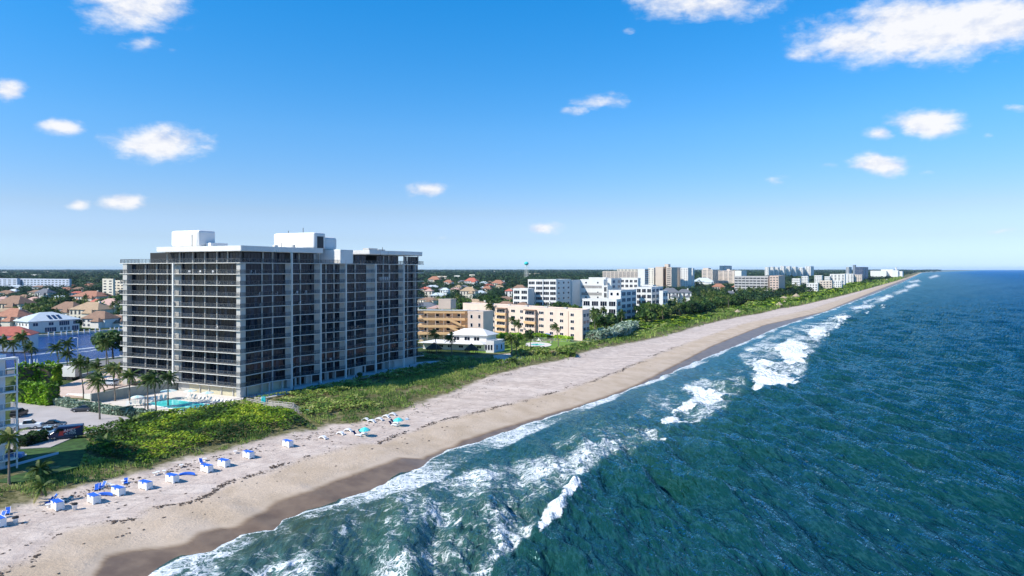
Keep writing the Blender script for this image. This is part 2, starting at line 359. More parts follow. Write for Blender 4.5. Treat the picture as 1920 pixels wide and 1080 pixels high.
c1 = t.mix(t.ss(veg, -1.8, 1.2, 1, 0), c1, soil)
inl = t.mix(t.ss(t.noise(pos, .02, 6, .6), .35, .65), (.035,.06,.02), (.10,.13,.045))
inl = t.mix(t.ss(t.noise(pos, .012, 5, .6), .62, .72), inl, (.30,.27,.23))
c1 = t.mix(t.ss(A('inl'), 0, 10), c1, inl)
t.put(bs.inputs['Base Color'], c1)
t.put(bs.inputs['Roughness'], t.ss(wet, -.2, .8, .95, .35)); t.put(bs.inputs['Specular IOR Level'], t.ss(wet, 0, .8, .1, .28))
bh = t.m('MULTIPLY', t.m('ADD', t.noise(pos, 1.6, 6, .7), t.m('MULTIPLY', fur, .6)), t.ss(wet, -3, 0, 1, .05))
t.put(bs.inputs['Normal'], t.node('ShaderNodeBump', i_Height=bh, i_Strength=.7, i_Distance=.22))
land = npmesh('ground', V, Q, m, attrs={'wet': ('POINT', np.where(s_ > 1000, np.maximum(t_-e_wet(s_), t_-e_wet(s_)), t_-e_wet(s_))), 'veg': ('POINT', t_-e_veg(s_)), 'inl': ('POINT', e_veg(s_)-34-t_)}, smooth=True)
tag(land, 'pale pink sand beach rising to dunes and flat land', kind='structure')

# ---- sea
def poly_d(px, py, P):
    """signed distance in picture units to a foam patch outline laid on the water (positive inside)"""
    P = np.array(P, float); d = np.full(px.shape, 1e9); ins = np.zeros(px.shape, bool)
    for i in range(len(P)):
        a = P[i]; b = P[(i+1) % len(P)]; ab = b-a
        u = np.clip(((px-a[0])*ab[0]+(py-a[1])*ab[1])/(ab@ab+1e-9), 0, 1)
        d = np.minimum(d, np.hypot(px-a[0]-u*ab[0], py-a[1]-u*ab[1]))
        c = ((a[1] > py) != (b[1] > py)) & (px < (b[0]-a[0])*(py-a[1])/(b[1]-a[1]+1e-9)+a[0]); ins ^= c
    return np.where(ins, d, -d)
BREAK = [[(1085,912),(1062,920),(1048,945),(1020,958),(1006,1000),(1018,1006),(1040,985),(1062,968),(1064,950),(1088,930)],
 [(1406,676),(1432,688),(1436,694),(1506,712),(1470,724),(1415,733),(1407,722),(1418,700),(1408,688)],
 [(1410,674),(1440,676),(1470,684),(1430,690)],[(1455,650),(1480,634),(1505,640),(1527,654),(1508,664),(1515,680),(1478,686),(1466,668),(1452,658)],
 [(1284,718),(1330,738),(1382,744),(1320,760),(1258,772),(1262,760),(1300,742),(1280,730)],[(1245,795),(1246,784),(1265,778),(1296,788),(1290,797),(1262,793)],[(1310,776),(1330,768),(1332,773),(1316,780)],
 [(1508,626),(1530,610),(1546,614),(1558,626),(1540,630),(1532,640),(1520,634)],[(1560,598),(1585,590),(1600,594),(1578,606)],[(1590,577),(1625,570),(1640,575),(1600,584)],[(1640,562),(1665,552),(1676,556),(1655,566)],
 [(1615,566),(1650,556),(1640,562),(1622,570)],[(1678,549),(1698,541),(1704,545),(1686,551)],[(1695,537),(1716,531),(1726,535),(1704,541)],[(1700,528),(1722,524),(1728,528),(1708,531)],[(1740,520),(1757,514),(1762,518),(1745,523)],
 [(1650,575),(1658,571),(1660,577),(1653,579)],[(1622,589),(1628,586),(1630,589),(1625,591)],[(1560,612),(1580,603),(1586,606),(1566,616)],[(1230,826),(1240,817),(1246,824),(1238,829)],
 [(1088,868),(1100,858),(1104,866),(1094,872)],[(1074,896),(1092,884),(1094,896),(1080,902)],[(850,985),(866,970),(872,976),(858,990)]]
SEMI = [([(1170,790),(1060,812),(1000,838),(1040,846),(1150,834),(1240,820),(1225,790)], .42, 30),([(1120,850),(1060,858),(960,862),(900,880),(790,900),(770,906),(830,912),(1010,912),(1090,890)], .60, 22),
 ([(520,1010),(640,960),(760,905),(1060,850),(1230,800),(1240,830),(1150,860),(1085,905),(1060,920),(1005,1000),(900,1090),(300,1120),(360,1060)], .50, 14),([(640,1000),(560,1040),(440,1080),(300,1110),(700,1130),(900,1080),(880,1020),(820,990),(760,980)], .52, 50),([(800,930),(1010,915),(1060,905),(1010,960),(930,1010),(850,1000),(790,960)], .55, 40),
 ([(1230,700),(1280,720),(1380,745),(1330,790),(1230,800),(1180,780)], .34, 26),([(1390,660),(1440,640),(1500,680),(1450,700),(1380,700)], .34, 20),([(1480,622),(1540,600),(1580,604),(1500,650)], .45, 14),
 ([(1380,660),(1470,612),(1530,600),(1600,575),(1580,600),(1540,650),(1510,700),(1420,725),(1395,700)], .52, 16),([(1230,770),(1250,730),(1330,700),(1400,690),(1400,740),(1330,790),(1250,805)], .46, 14),([(1590,590),(1660,552),(1720,528),(1728,536),(1680,556),(1610,590)], .45, 7),([(840,960),(1000,930),(1080,930),(1000,1000)], .3, 30),([(1290,860),(1360,850),(1370,858),(1300,868)], .0, 5)]
rs = np.random.RandomState(5); NW = 64
lam = 1.3*np.power(11.0, rs.rand(NW)); th = math.atan2(-.25, -1)+rs.randn(NW)*.30; ph = rs.rand(NW)*6.283
amp = 0.0175*lam**0.92*(.6+.8*rs.rand(NW))
CREST = [([(1262,800),(1205,880),(1160,945),(1135,1000),(1118,1078)], .85, 3.6), ([(1096,900),(1062,935),(1016,1000),(1022,1040)], .95, 2.6), ([(838,1000),(880,968),(960,945)], .4, 1.8), ([(1240,806),(1290,792),(1345,766)], .6, 2.6), ([(1404,738),(1450,730),(1512,708)], .8, 3.2), ([(1380,800),(1330,900),(1310,1000)], .5, 5.0), ([(1560,690),(1470,790),(1430,880)], .5, 6.0), ([(1530,655),(1478,690)], .8, 3.5)]
SW = [(34, math.atan2(.33,-.94), .42, .4), (22, math.atan2(.26,-.95), .22, 2.0), (52, math.atan2(.1,-1), .40, 1.0)]
def sea(X, Y):
    s, t = st(X, Y); tw = t-e_w(s); Z = np.zeros(X.shape)
    res = Y*.0034
    for l, a, p, q in zip(lam, th, ph, amp):
        k = 6.283/l; f = np.clip((l/res-2.2)/3, 0, 1)
        Z += q*f*np.sin(k*(X*math.cos(a)+Y*math.sin(a))+p+1.2*np.sin(X*.05+p)+.9*np.sin(Y*.043+2*p))
    Z *= np.clip((tw-1)/25, .10, 1)*(.65+.7*fbm(X/26., Y/33., 2, 8))
    for l, a, q, p in SW:
        k = 6.283/l; c = np.sin(k*(X*math.cos(a)+Y*math.sin(a))+p+.9*np.sin(X*.021)+.8*np.sin(Y*.017))
        Z += q*(np.exp(1.5*(c-1))*2-.5)*np.clip((tw-4)/22, 0, 1)*np.clip(1400/Y, 0, 1)
    for pts, hh, wd in CREST:
        W_ = [at(*p) for p in pts]
        dm = np.full(X.shape, 1e9); sg = np.zeros(X.shape); en = np.zeros(X.shape)
        for i in range(len(W_)-1):
            a, b = W_[i], W_[i+1]; ab = (b.x-a.x, b.y-a.y); L2 = ab[0]**2+ab[1]**2
            u = np.clip(((X-a.x)*ab[0]+(Y-a.y)*ab[1])/L2, 0, 1); ex, ey = X-a.x-u*ab[0], Y-a.y-u*ab[1]; d = np.hypot(ex, ey)
            k = d < dm; dm = np.where(k, d, dm); sg = np.where(k, np.sign(ex*ab[1]-ey*ab[0]), sg); en = np.where(k, (i+u)/(len(W_)-1), en)
        side = np.where(sg*np.sign(W_[-1].y-W_[0].y) > 0, 1.0, .45)
        Z = Z+hh*np.exp(-(dm/(wd*side))**2)*np.clip(np.sin(np.pi*np.clip(en, .02, .98)), 0, 1)**.5
    return Z
V, Q = grid(np.arange(-.62, 1.15, .0029), rows(62, 42000, 1.0056), lambda X, Y: st(X, Y)[1]-e_w(st(X, Y)[0]) > -3, sea)
X, Y = V[:,0], V[:,1]; s_, t_ = st(X, Y); tw = t_-e_w(s_); px = 960+F*X/Y; py = HY+F*CZ/Y
wob = (fbm(X/5.0, Y/5.0, 4, 21)-.5)
jx = px+(fbm(X/3.0, Y/4.0, 4, 31)-.5)*22*np.clip(200/Y, 0, 1); jy = py+(fbm(X/3.0, Y/4.0, 4, 41)-.5)*18*np.clip(200/Y, 0, 1)
bign = np.clip((fbm(X/7.0, Y/12.0, 3, 77)-.3)*2.2, 0, 1); solid = np.zeros(len(V)); lace = np.zeros(len(V))
for P in BREAK:
    x0, x1 = min(p[0] for p in P)-15, max(p[0] for p in P)+15; y0, y1 = min(p[1] for p in P)-12, max(p[1] for p in P)+12
    k = (jx > x0) & (jx < x1) & (jy > y0) & (jy < y1)
    if k.any(): solid[k] = np.maximum(solid[k], np.clip(poly_d(jx[k], jy[k], P)/8.0+.40, 0, 1))
for P, a, soft in SEMI:
    x0, x1 = min(p[0] for p in P)-soft, max(p[0] for p in P)+soft; y0, y1 = min(p[1] for p in P)-soft, max(p[1] for p in P)+soft
    k = (px > x0) & (px < x1) & (py > y0) & (py < y1)
    if k.any(): lace[k] = np.maximum(lace[k], a*np.clip(poly_d(px[k], py[k], P)/soft+.55, 0, 1)*(.62+.6*bign[k]))
far = np.clip((Y-260)/300, 0, 1)
band = 2.6+2.2*fbm(s_/9.0, s_*0, 3, 2)+1.6*np.sin(s_/23.0); band = band*np.interp(s_, [0,100,120,150,200,300], [1.5,1.3,1.4,1.8,1.0,.7])
edge = np.clip(1-np.abs(tw-.35)/.9, 0, 1)
swash = np.clip((tw+.2)/.6, 0, 1)*np.clip(1-(tw-band)/1.6, 0, 1)*(.50+.16*np.sin(s_/7.0))
surf = np.clip(1-np.abs(tw-17)/20, 0, 1)*.30*(fbm(s_/26., t_/9., 3, 14) > .42)
dens = np.maximum.reduce([lace, swash, edge*.95, surf])
Z = V[:,2]+solid*(.25+.6*wob)*np.clip(160/Y, .5, 1)
Z = Z+np.where((tw < 8), .10*np.clip(tw, 0, 1), 0); V[:,2] = Z
m = bpy.data.materials.new('sea water'); m.use_nodes = True; t = NT(m.node_tree); bs = t.n['Principled BSDF']
pos = t.node('ShaderNodeNewGeometry').outputs['Position']
A = lambda n: t.node('ShaderNodeAttribute', attribute_name=n).outputs['Fac']
off = A('off'); big = t.noise(pos, .012, 4); o2 = t.m('ADD', off, t.m('MULTIPLY', t.m('SUBTRACT', big, .5), 60))
wc = t.ramp(t.lin(o2, 0, 560), [(0,(.055,.080,.048)),(.022,(.018,.062,.040)),(.08,(.005,.042,.033)),(.17,(.002,.032,.036)),(.33,(.001,.030,.062)),(1,(.001,.030,.105))])
wc = t.mix(t.ss(t.noise(pos, .03, 5, .6), .35, .7, 0, .35), wc, (.004,.035,.060))
fs_ = t.node('ShaderNodeMapping', i_Vector=pos); fs_.inputs['Rotation'].default_value = (0, 0, R(-12)); fs_.inputs['Scale'].default_value = (1, .22, 1)
wc = t.mix(t.m('MULTIPLY', t.ss(t.noise(fs_, .12, 8, .75), .46, .58), t.ss(off, 90, 320, .0, .55)), wc, (.006,.085,.17))  # brighter streaks stand in for wave highlights on the far water
rt = t.node('ShaderNodeMapping', i_Vector=pos); rt.inputs['Rotation'].default_value = (0, 0, R(12)); rt.inputs['Scale'].default_value = (.62, .85, 1)
dis = t.vm('ADD', rt, t.vm('MULTIPLY', t.node('ShaderNodeTexNoise', i_Scale=.35, i_Detail=4.0, i_Vector=pos).outputs['Color'], (3.5,3.5,0)))
vo = t.node('ShaderNodeTexVoronoi', feature='DISTANCE_TO_EDGE', i_Scale=.75, i_Vector=dis).outputs[0]
vo2 = t.node('ShaderNodeTexVoronoi', feature='DISTANCE_TO_EDGE', i_Scale=2.2, i_Vector=dis).outputs[0]
net = t.m('MINIMUM', t.m('MULTIPLY', vo, 1.3), t.m('MULTIPLY', vo2, 2.2))
ln = t.noise(dis, .5, 7, .68)
rd = lambda sc_, v_: t.m('SUBTRACT', 1.0, t.m('ABSOLUTE', t.m('MULTIPLY_ADD', t.noise(v_, sc_, 3, .5, .35), 2.0, -1.0)))
Pn = t.m('MAXIMUM', t.m('MAXIMUM', t.ss(rd(.46, dis), .84, 1.0), t.m('MULTIPLY', t.ss(rd(1.35, dis), .82, 1.0), .92)), t.m('MULTIPLY', t.ss(net, .0, .26, 1, 0), .8))
Pn = t.m('ADD', Pn, t.m('MULTIPLY', t.m('SUBTRACT', ln, .5), 1.5))
lm = t.ss(t.m('ADD', Pn, t.m('MULTIPLY', t.m('SUBTRACT', A('lace'), .5), 1.9)), .52, 1.0)
lm = t.m('MULTIPLY', lm, t.ss(A('lace'), .02, .22))
wa0 = t.node('ShaderNodeMapping', i_Vector=pos); wa0.inputs['Rotation'].default_value = (0, 0, R(10)); wa0.inputs['Scale'].default_value = (1, .6, 1)
sm = t.ss(t.m('ADD', t.m('ADD', A('solid'), t.m('MULTIPLY', t.m('SUBTRACT', t.noise(wa0, .17, 5, .7), .52), 1.7)), t.m('MULTIPLY', t.m('SUBTRACT', t.noise(wa0, .8, 7, .72), .5), 2.4)), .35, .72)
sm = t.m('MULTIPLY', sm, t.ss(A('solid'), .0, .10))
caps = t.m('MULTIPLY', t.ss(t.noise(pos, .33, 6, .62), .715, .75), t.ss(off, 30, 90, 0, .5))
foam = t.m('MAXIMUM', t.m('MAXIMUM', t.m('MULTIPLY', lm, .88), sm), caps)
fc = t.mix(t.ss(t.noise(dis, 1.3, 6, .7), .35, .62), (.42,.48,.50), (.86,.87,.88))
t.put(bs.inputs['Roughness'], t.m('ADD', t.ss(foam, 0, 1, .12, .75), t.ss(off, 60, 900, 0, .25)))
bs.inputs['IOR'].default_value = 1.33
t.put(bs.inputs['Specular IOR Level'], t.m('MULTIPLY', t.ss(foam, 0, 1, .45, .1), t.ss(off, 60, 700, 1.0, .42)))
wa = t.node('ShaderNodeMapping', i_Vector=pos); wa.inputs['Rotation'].default_value = (0, 0, R(-8)); wa.inputs['Scale'].default_value = (1, .24, 1)
rdg = lambda sc_, det: t.m('SUBTRACT', 1.0, t.m('ABSOLUTE', t.m('MULTIPLY_ADD', t.noise(wa, sc_, det, .55, .0), 2.0, -1.0)))
r1 = rdg(.62, 3); r2_ = rdg(1.7, 3)
crest = t.ss(t.m('ADD', t.m('MULTIPLY', r1, .6), t.m('MULTIPLY', r2_, .4)), .86, .985)
wc = t.mix(t.ss(A('lace'), .05, .8, 0, .42), wc, (.13,.24,.21))
t.put(bs.inputs['Base Color'], t.mix(foam, t.mix(t.m('MULTIPLY', crest, .16), wc, (.05,.18,.22)), fc))  # paler crest lines paint light through thin wave tops into the colour
wb = t.node('ShaderNodeMapping', i_Vector=pos); wb.inputs['Rotation'].default_value = (0, 0, R(14)); wb.inputs['Scale'].default_value = (1, .34, 1)
h = t.m('ADD', t.m('ADD', t.m('MULTIPLY', t.noise(wb, .62, 2, .5), 1.25), t.m('MULTIPLY', t.noise(wa, 1.5, 3, .6), .62)), t.m('ADD', t.m('MULTIPLY', t.noise(wa, .16, 2, .5), 1.8), t.m('MULTIPLY', r1, .30)))
h = t.m('ADD', h, t.m('MULTIPLY', foam, .07))
bn = t.node('ShaderNodeBump', i_Height=h, i_Strength=t.ss(off, -4, 30, .25, 1.0), i_Distance=1.0).outputs[0]
t.put(bs.inputs['Normal'], bn); bs.inputs['Specular IOR Level'].default_value = 0
for l_ in list(bs.inputs['Specular IOR Level'].links): t.l.remove(l_)
t.put(bs.inputs['Roughness'], .9)
fr = t.node('ShaderNodeFresnel', i_IOR=1.33, i_Normal=bn).outputs[0]
fac = t.m('MULTIPLY', t.m('MINIMUM', t.m('MULTIPLY', fr, t.ss(off, 30, 400, .95, .75)), .58), t.ss(foam, 0, .8, 1, .05))
gl = t.node('ShaderNodeBsdfGlossy', i_Color=t.mix(t.ss(off, 60, 500), (.42,.78,.92), (.13,.52,.93)), i_Roughness=.08, i_Normal=bn)
t.put(t.n['Material Output'].inputs[0], t.node('ShaderNodeMixShader', i_0=fac, i_1=bs.outputs[0], i_2=gl.outputs[0]).outputs[0])
o = npmesh('sea', V, Q, m, attrs={'off': ('POINT', tw), 'lace': ('POINT', dens), 'solid': ('POINT', solid)}, smooth=True)
tag(o, 'green to deep blue ocean with breaking surf', kind='structure')
# ---- canal behind the tower
cx = np.arange(90, CEND+3, 3.0); cy = np.arange(CANAL[0]-1, CANAL[1]+2, 3.0)
Sg, Tg = np.meshgrid(cx, cy); Xg, Yg = xy(Sg, Tg); n, mm = Sg.shape; idx = np.arange(n*mm).reshape(n, mm)
Q = np.stack([idx[:-1,:-1], idx[:-1,1:], idx[1:,1:], idx[1:,:-1]], -1).reshape(-1, 4)
V = np.stack([Xg.ravel(), Yg.ravel(), np.full(Xg.size, .55)], -1)
m = bpy.data.materials.new('canal water'); m.use_nodes = True; t = NT(m.node_tree); bs = t.n['Principled BSDF']
pos = t.node('ShaderNodeNewGeometry').outputs['Position']
def wake(a, b, wd):
    a = at(*a, .55); b = at(*b, .55); d = (b-a); L = d.length; d.normalize(); nrm = Vector((-d.y, d.x, 0))
    q = t.vm('SUBTRACT', pos, tuple(a)); u = t.vm('DOT_PRODUCT', q, tuple(d)); v = t.vm('DOT_PRODUCT', q, tuple(nrm))
    v = t.m('ADD', v, t.m('MULTIPLY', t.m('SUBTRACT', t.noise(pos, .12, 4), .5), 7))
    return t.m('MULTIPLY', t.ss(t.m('ABSOLUTE', v), wd*.3, wd, 1, 0), t.m('MULTIPLY', t.ss(u, 0, 8), t.ss(u, L-3, L, 1, 0)))
wk = t.m('MAXIMUM', wake((40,668),(212,647),2.6), wake((130,663),(218,650),1.4))
wk = t.m('MULTIPLY', wk, t.ss(t.noise(pos, .6, 5), .3, .55))
t.put(bs.inputs['Base Color'], t.mix(wk, t.mix(t.ss(t.noise(pos, .06, 4), .3, .7), (.010,.040,.15), (.016,.06,.22)), (.62,.64,.64)))
bs.inputs['Roughness'].default_value = .16; bs.inputs['Specular IOR Level'].default_value = .06
t.put(bs.inputs['Normal'], t.node('ShaderNodeBump', i_Height=t.noise(pos, .5, 5, .6), i_Strength=.9, i_Distance=.8))
tag(npmesh('canal_water', V, Q, m), 'blue canal with a boat wake', kind='structure')
# ---------------------------------------------------------------- the big dark glass tower
TX, TY, TZ = -71.5, 179.5, 4.0
U0, U1, V0, V1 = .498, .8675, -.908, .418
def tf(u, v, z): return (U0*u+V0*v, U1*u+V1*v, z)
def vpx(px, u=0.0):
    r = (px-960)/F; ax = TX+U0*u; ay = TY+U1*u; return (r*ay-ax)/(V0-r*V1)
def upx(px, v=0.0):
    r = (px-960)/F; ax = TX+V0*v; ay = TY+V1*v; return (r*ay-ax)/(U0-r*U1)
tower = empty('apartment_tower', (TX, TY, TZ), 'tall dark glass beachfront apartment tower with thin white balcony slabs behind the pool', 'apartment building')
ZS = [2.8+3.0*k for k in range(12)]          # balcony slab tops
ZR = 38.8                                    # underside of roof band
fins = [upx(p) for p in (547.5, 601.7, 649, 705, 757.5)]
UE = upx(783); ULAST = UE+3.6
M_TILE = mat('balcony floor tile', (.24,.23,.22), .8, .15, 1.5)
bays = [0]+fins+[UE]
kinks = [upx(p) for p in (518, 562.5, 609, 687, 737, 767)]; kd = [1.3, 1.9, 1.2, 1.0, 1.2, .8]
front = []                                   # ocean side outline (u, v), v>0 is inward
for i in range(6):
    front += [(bays[i], 0.0), (kinks[i], kd[i])]
front += [(ULAST, -.1)]
VL = vpx(219); VW = vpx(236)
def outline(g=0.0):
    return [(-g, -g)]+[(u, v-g) for u, v in front[1:]]+[(ULAST+g, 20), (ULAST+g, 44), (10, 44), (6, VL-1.2), (3.5, VL), (.8-g, VL), (-g, VL-1.5)]
for k, z in enumerate(ZS):
    MB(tf).prism(outline(), z-.17, z, 0, 1).build('balcony_slab', [M_TRIM, M_TILE], tower)
# solid core behind the glass, one wall part
core = [(2.0, 2.2), (kinks[1], 4.1), (UE-.4, 2.6), (UE-.4, 42), (3.0, 42), (3.0, 25.2), (2.0, 25.2)]
MB(tf).prism(core, .05, 35.5).build('wall', M_BLACK, tower)
core2 = [(2.6, 3.0), (29.5, 3.6), (29.5, 10.5), (UE, 10.5), (UE, 40), (4, 40), (4, 28), (2.6, 28)]
MB(tf).prism(core2, 35.5, 38.8).build('wall', M_BLACK, tower)
wcount = [0]; rest = MB(tf)
rg = random.Random(3)
def pane_strip(mb, kind, a, b, c, z0, z1, floor_mat):
    n = max(1, round(abs(b-a)/1.15)); h = (b-a)/n
    for i in range(n):
        m = floor_mat if rg.random() < .5 else rg.choice([0, 0, 1, 1, 2])
        p, q = a+i*h+.04, a+(i+1)*h-.04
        if kind == 'L': mb.box(c, c+.10, p, q, z0+.05, z1-.30, m); mb.box(c-.05, c+.02, q, q+.08, z0, z1-.26, 3)
        else: mb.box(p, q, c, c+.10, z0+.05, z1-.30, m); mb.box(q, q+.08, c-.05, c+.02, z0, z1-.26, 3)
    if kind == 'L': mb.box(c-.04, c+.12, a, b, z1-.32, z1-.24, 3)
    else: mb.box(a, b, c-.04, c+.12, z1-.32, z1-.24, 3)
WM = [M_GLASS, M_GLASS2, M_GLASS3, M_FRAME]
def window(kind, a, b, c, z0, z1):
    fm = rg.choices([0, 1, 2], [.66, .26, .08])[0]
    big = wcount[0] < 99
    mb = MB(tf) if big else rest
    pane_strip(mb, kind, a, b, c, z0, z1, fm)
    if big: mb.build('window', WM, tower); wcount[0] += 1
# left (south) face: columns and glazed bays measured from the photograph
Lb = [vpx(p, 1.7) for p in (450, 408.5, 386, 363.5, 341)]     # near block glazing breaks (right to left)
Lc = [vpx(p, 1.7) for p in (325, 315.5, 295.5, 274.5)]+[vpx(240, 1.7)]
levels = list(zip(ZS, ZS[1:]+[ZR]))
for k in range(11, -1, -1):
    z0, z1 = levels[k]; u = 1.75 if k < 11 else 2.4
    vl = [(Lb[0]+.3, Lb[1]-.2), (Lb[1]+.3, Lb[2]-.2), (Lb[2]+.3, Lb[3]-.2), (Lb[3]+.3, Lb[4]-.2)]
    vr = [(Lc[0]-.8, Lc[1]-.2), (Lc[1]+.3, Lc[2]-.2), (Lc[2]+.3, Lc[3]-.2), (Lc[3]+.3, Lc[4])]
    for a, b in vl: window('L', a, b, u, z0, z1)
    if k < 11:
        for a, b in vr: window('L', a, b, u, z0, z1)
    else: window('L', Lb[4]+.3, 27.9, u, z0, z1)
for p in (315, 338, 363, 385.5, 408, 428): q_ = vpx(p, 2.3); MB(tf).box(2.0, 2.38, q_-.15, q_+.15, 35.81, 38.79).build('column', M_TOWER, tower)
for p in (492, 510, 560, 597, 718, 728, 757, 783): q_ = upx(p, 2.8); MB(tf).box(q_-.15, q_+.15, 2.5, 2.88, 35.81, 38.79).build('column', M_TOWER, tower)
segs = []   # (glass start, column, column, glass end, fin) positions on the recessed glass plane
PXS = [((457,489),(491,509),(511,534)),((548.5,561),(563,588.5)),((602.5,609),(611,624),(626,636)),((650,663.5),(665.5,686)),((706,716.5),(718,728),(730,746.5)),((758.5,762.5),(764,783))]
                                               # ocean side glazing (bay start, end, panel share)
for i in range(6):
    a, b = bays[i], bays[i+1]; pn = {0: .80, 1: .74, 2: .72, 3: .66, 4: .80, 5: 1.0}[i]
    mid = {0: .52, 1: .24, 2: .30, 3: .26, 4: .24, 5: .2}[i]
    segs.append((a+(1.8 if i == 0 else .4), a+(b-a)*mid-.25, a+(b-a)*mid+.25, a+(b-a)*pn-.1, b))
for k in range(11, -1, -1):
    z0, z1 = levels[k]
    for i, (a, m1, m2, e, b) in enumerate(segs):
        v = 1.7 if k < 11 else 2.9
        v += .5*(i in (1, 2))
        if k == 11 and i == 2: continue
        for pa, pb in PXS[i]:
            a_, b_ = upx(pa, v), upx(pb, v)
            if k == 11 and i == 1: b_ = min(b_, 29.0)
            if i == 0: a_ = max(a_, 1.9)
            if b_-a_ > .5: window('O', a_, b_, v, z0, z1)
rest.build('window', WM, tower)['kind'] = 'stuff'
# columns, fins, panels
def col(a, b, c, d, z0, z1, nm='column', m=M_TOWER): MB(tf).box(a, b, c, d, z0, z1).build(nm, m, tower)
for v in Lb[1:4]+[Lb[4]]: col(1.35, 1.7, v-.13, v+.13, 0, 35.58)
for v in Lc[1:4]: col(1.35, 1.7, v-.13, v+.13, 3, 35.58)
col(.25, 1.9, VW-.1, VW+1.7, 0, 35.58)
col(-.12, .3, vpx(325.5), vpx(323), 2.3, 35.82, 'fin', M_TRIM)
col(.5, 2.2, .5, 1.9, 0, 35.58)
for k in range(12):
    z0, z1 = levels[k]
    if k < 11: MB(tf).box(1.4, 1.75, Lb[4]+.2, Lc[0]-.85, z0+.002, z1-.242).build('wall_panel', M_TOWER, tower)
for i, f in enumerate(fins): col(f-.2, f+.2, -.12, .4, 0, 38.8 if i == 0 else 35.82, 'fin', M_TRIM)
col(UE-.4, UE, .6, 2.5, 0, 35.58)
for i, (a, m1, m2, e, b) in enumerate(segs):
    v_ = 1.7+.5*(i in (1, 2))
    for (p0, p1), (p2, p3) in zip(PXS[i], PXS[i][1:]): MB(tf).box(upx(p1, v_)+.02, upx(p2, v_)-.02, v_-.3, v_+.2, .01, 35.58).build('column', M_TOWER, tower)
    e = upx(PXS[i][-1][1], v_)
    if i < 5:
        for k in range(11):
            z0, z1 = levels[k]; MB(tf).box(e+.05, b+(v_-.3), v_-.1, 2.6, z0+.002, z1-.242).build('wall_panel', M_TOWER, tower)
# railings, one per floor
def railing(z, path, nm='balcony_railing'):
    mb = MB(tf)
    for (a, b) in zip(path, path[1:]):
        A_, B_ = Vector((*a, 0)), Vector((*b, 0)); L = (B_-A_).length; n = max(1, int(L/1.5)); d = (B_-A_)/n; nr = Vector((-d.y, d.x, 0)).normalized()*.03
        for i in range(n):
            p, q = A_+d*i, A_+d*(i+1)
            mb.add([(p.x-nr.x, p.y-nr.y, z+1.06), (q.x-nr.x, q.y-nr.y, z+1.06), (q.x+nr.x, q.y+nr.y, z+1.06), (p.x+nr.x, p.y+nr.y, z+1.06), (p.x-nr.x, p.y-nr.y, z+1.13), (q.x-nr.x, q.y-nr.y, z+1.13), (q.x+nr.x, q.y+nr.y, z+1.13), (p.x+nr.x, p.y+nr.y, z+1.13)],
                   [(3,2,1,0),(4,5,6,7),(0,1,5,4),(1,2,6,5),(2,3,7,6),(3,0,4,7)], 1)
            mb.box(p.x-.035, p.x+.035, p.y-.035, p.y+.035, z, z+1.07, 1)
            g = nr*.3; p2 = p+d*.04; q2 = q-d*.04
            mb.add([(p2.x-g.x, p2.y-g.y, z+.08), (q2.x-g.x, q2.y-g.y, z+.08), (q2.x-g.x, q2.y-g.y, z+1.04), (p2.x-g.x, p2.y-g.y, z+1.04),(p2.x+g.x, p2.y+g.y, z+.08), (q2.x+g.x, q2.y+g.y, z+.08), (q2.x+g.x, q2.y+g.y, z+1.04), (p2.x+g.x, p2.y+g.y, z+1.04)], [(0,1,2,3),(7,6,5,4),(0,4,5,1),(3,2,6,7),(0,3,7,4),(1,5,6,2)], 0)
    return mb.build(nm, [M_RAILG, M_RAIL], tower)
ins = .12
for k, z in enumerate(ZS):
    path = [(6, VL-1.3), (3.5, VL-ins), (1, VL-ins), (ins, VL-1.6), (ins, ins)]+[(u, v+ins) for u, v in front[1:-1]]+[(ULAST-ins, .1), (ULAST-ins, 18)]
    railing(z, path)
# roof band: two plates with the south facing blocks
def band(poly, z0=38.8, z1=40.3, m=M_WHITE, nm='roof', bev=.35): MB(tf).prism(poly, z0, z1).build(nm, m, tower, bevel=bev)
uA = upx(607)
band([(0,-.2),(.2,-.4),(upx(518),.9),(upx(524),.2),(uA,.2),(uA,10.0),(36.5,10.0),(36.5,34),(4,34),(4,31.9),(0,31.9)])
band([(50.4,.1),(upx(735),1.1),(upx(741),.2),(ULAST-.3,.2),(ULAST-.3,36),(50.4,36)])
MB(tf).box(37.0, 42.6, .1, 34.0, 35.83, 40.15).build('stair_block', M_WHITE, tower, bevel=.12)
MB(tf).box(42.7, 50.3, 8.0, 34, 38.8, 39.9).build('roof', M_WHITE, tower)
MB(tf).box(36.4, 36.98, 9.9, 11, 35.83, 38.78).build('wall', M_WHITE, tower)
bx = MB(tf).box(2.0, 7.4, 17.6, 28.8, 40.31, 44.9).build('rooftop_block', M_WHITE, tower, bevel=.6)
MB(tf).box(4, 9.5, 15.5, 17.4, 40.31, 41.4).build('rooftop_unit', M_WHITE, tower, bevel=.05)
MB(tf).box(32.0, 36.9, 5.7, 22.2, 40.31, 45.4).build('rooftop_block', M_WHITE, tower, bevel=.6)
MB(tf).box(33.2, 35.8, 5.62, 5.69, 40.6, 44.2).build('louvre', M_FRAME, tower)
MB(tf).box(37.0, 43.0, 6.6, 20, 40.16, 44.3).build('rooftop_block', M_WHITE, tower, bevel=.9)
for (u, v, sx, sy, h) in [(21, 10, 1.2, 1.0, .9), (26, 8, .8, .8, 1.1), (57, 6, 4.5, 2.5, .9), (62, 6, 3.5, 2, .6), (12, 21, 1, 1, .8)]:
    MB(tf).box(u, u+sx, v, v+sy, 40.31, 40.31+h).build('rooftop_unit', M_TOWER, tower, bevel=.04)
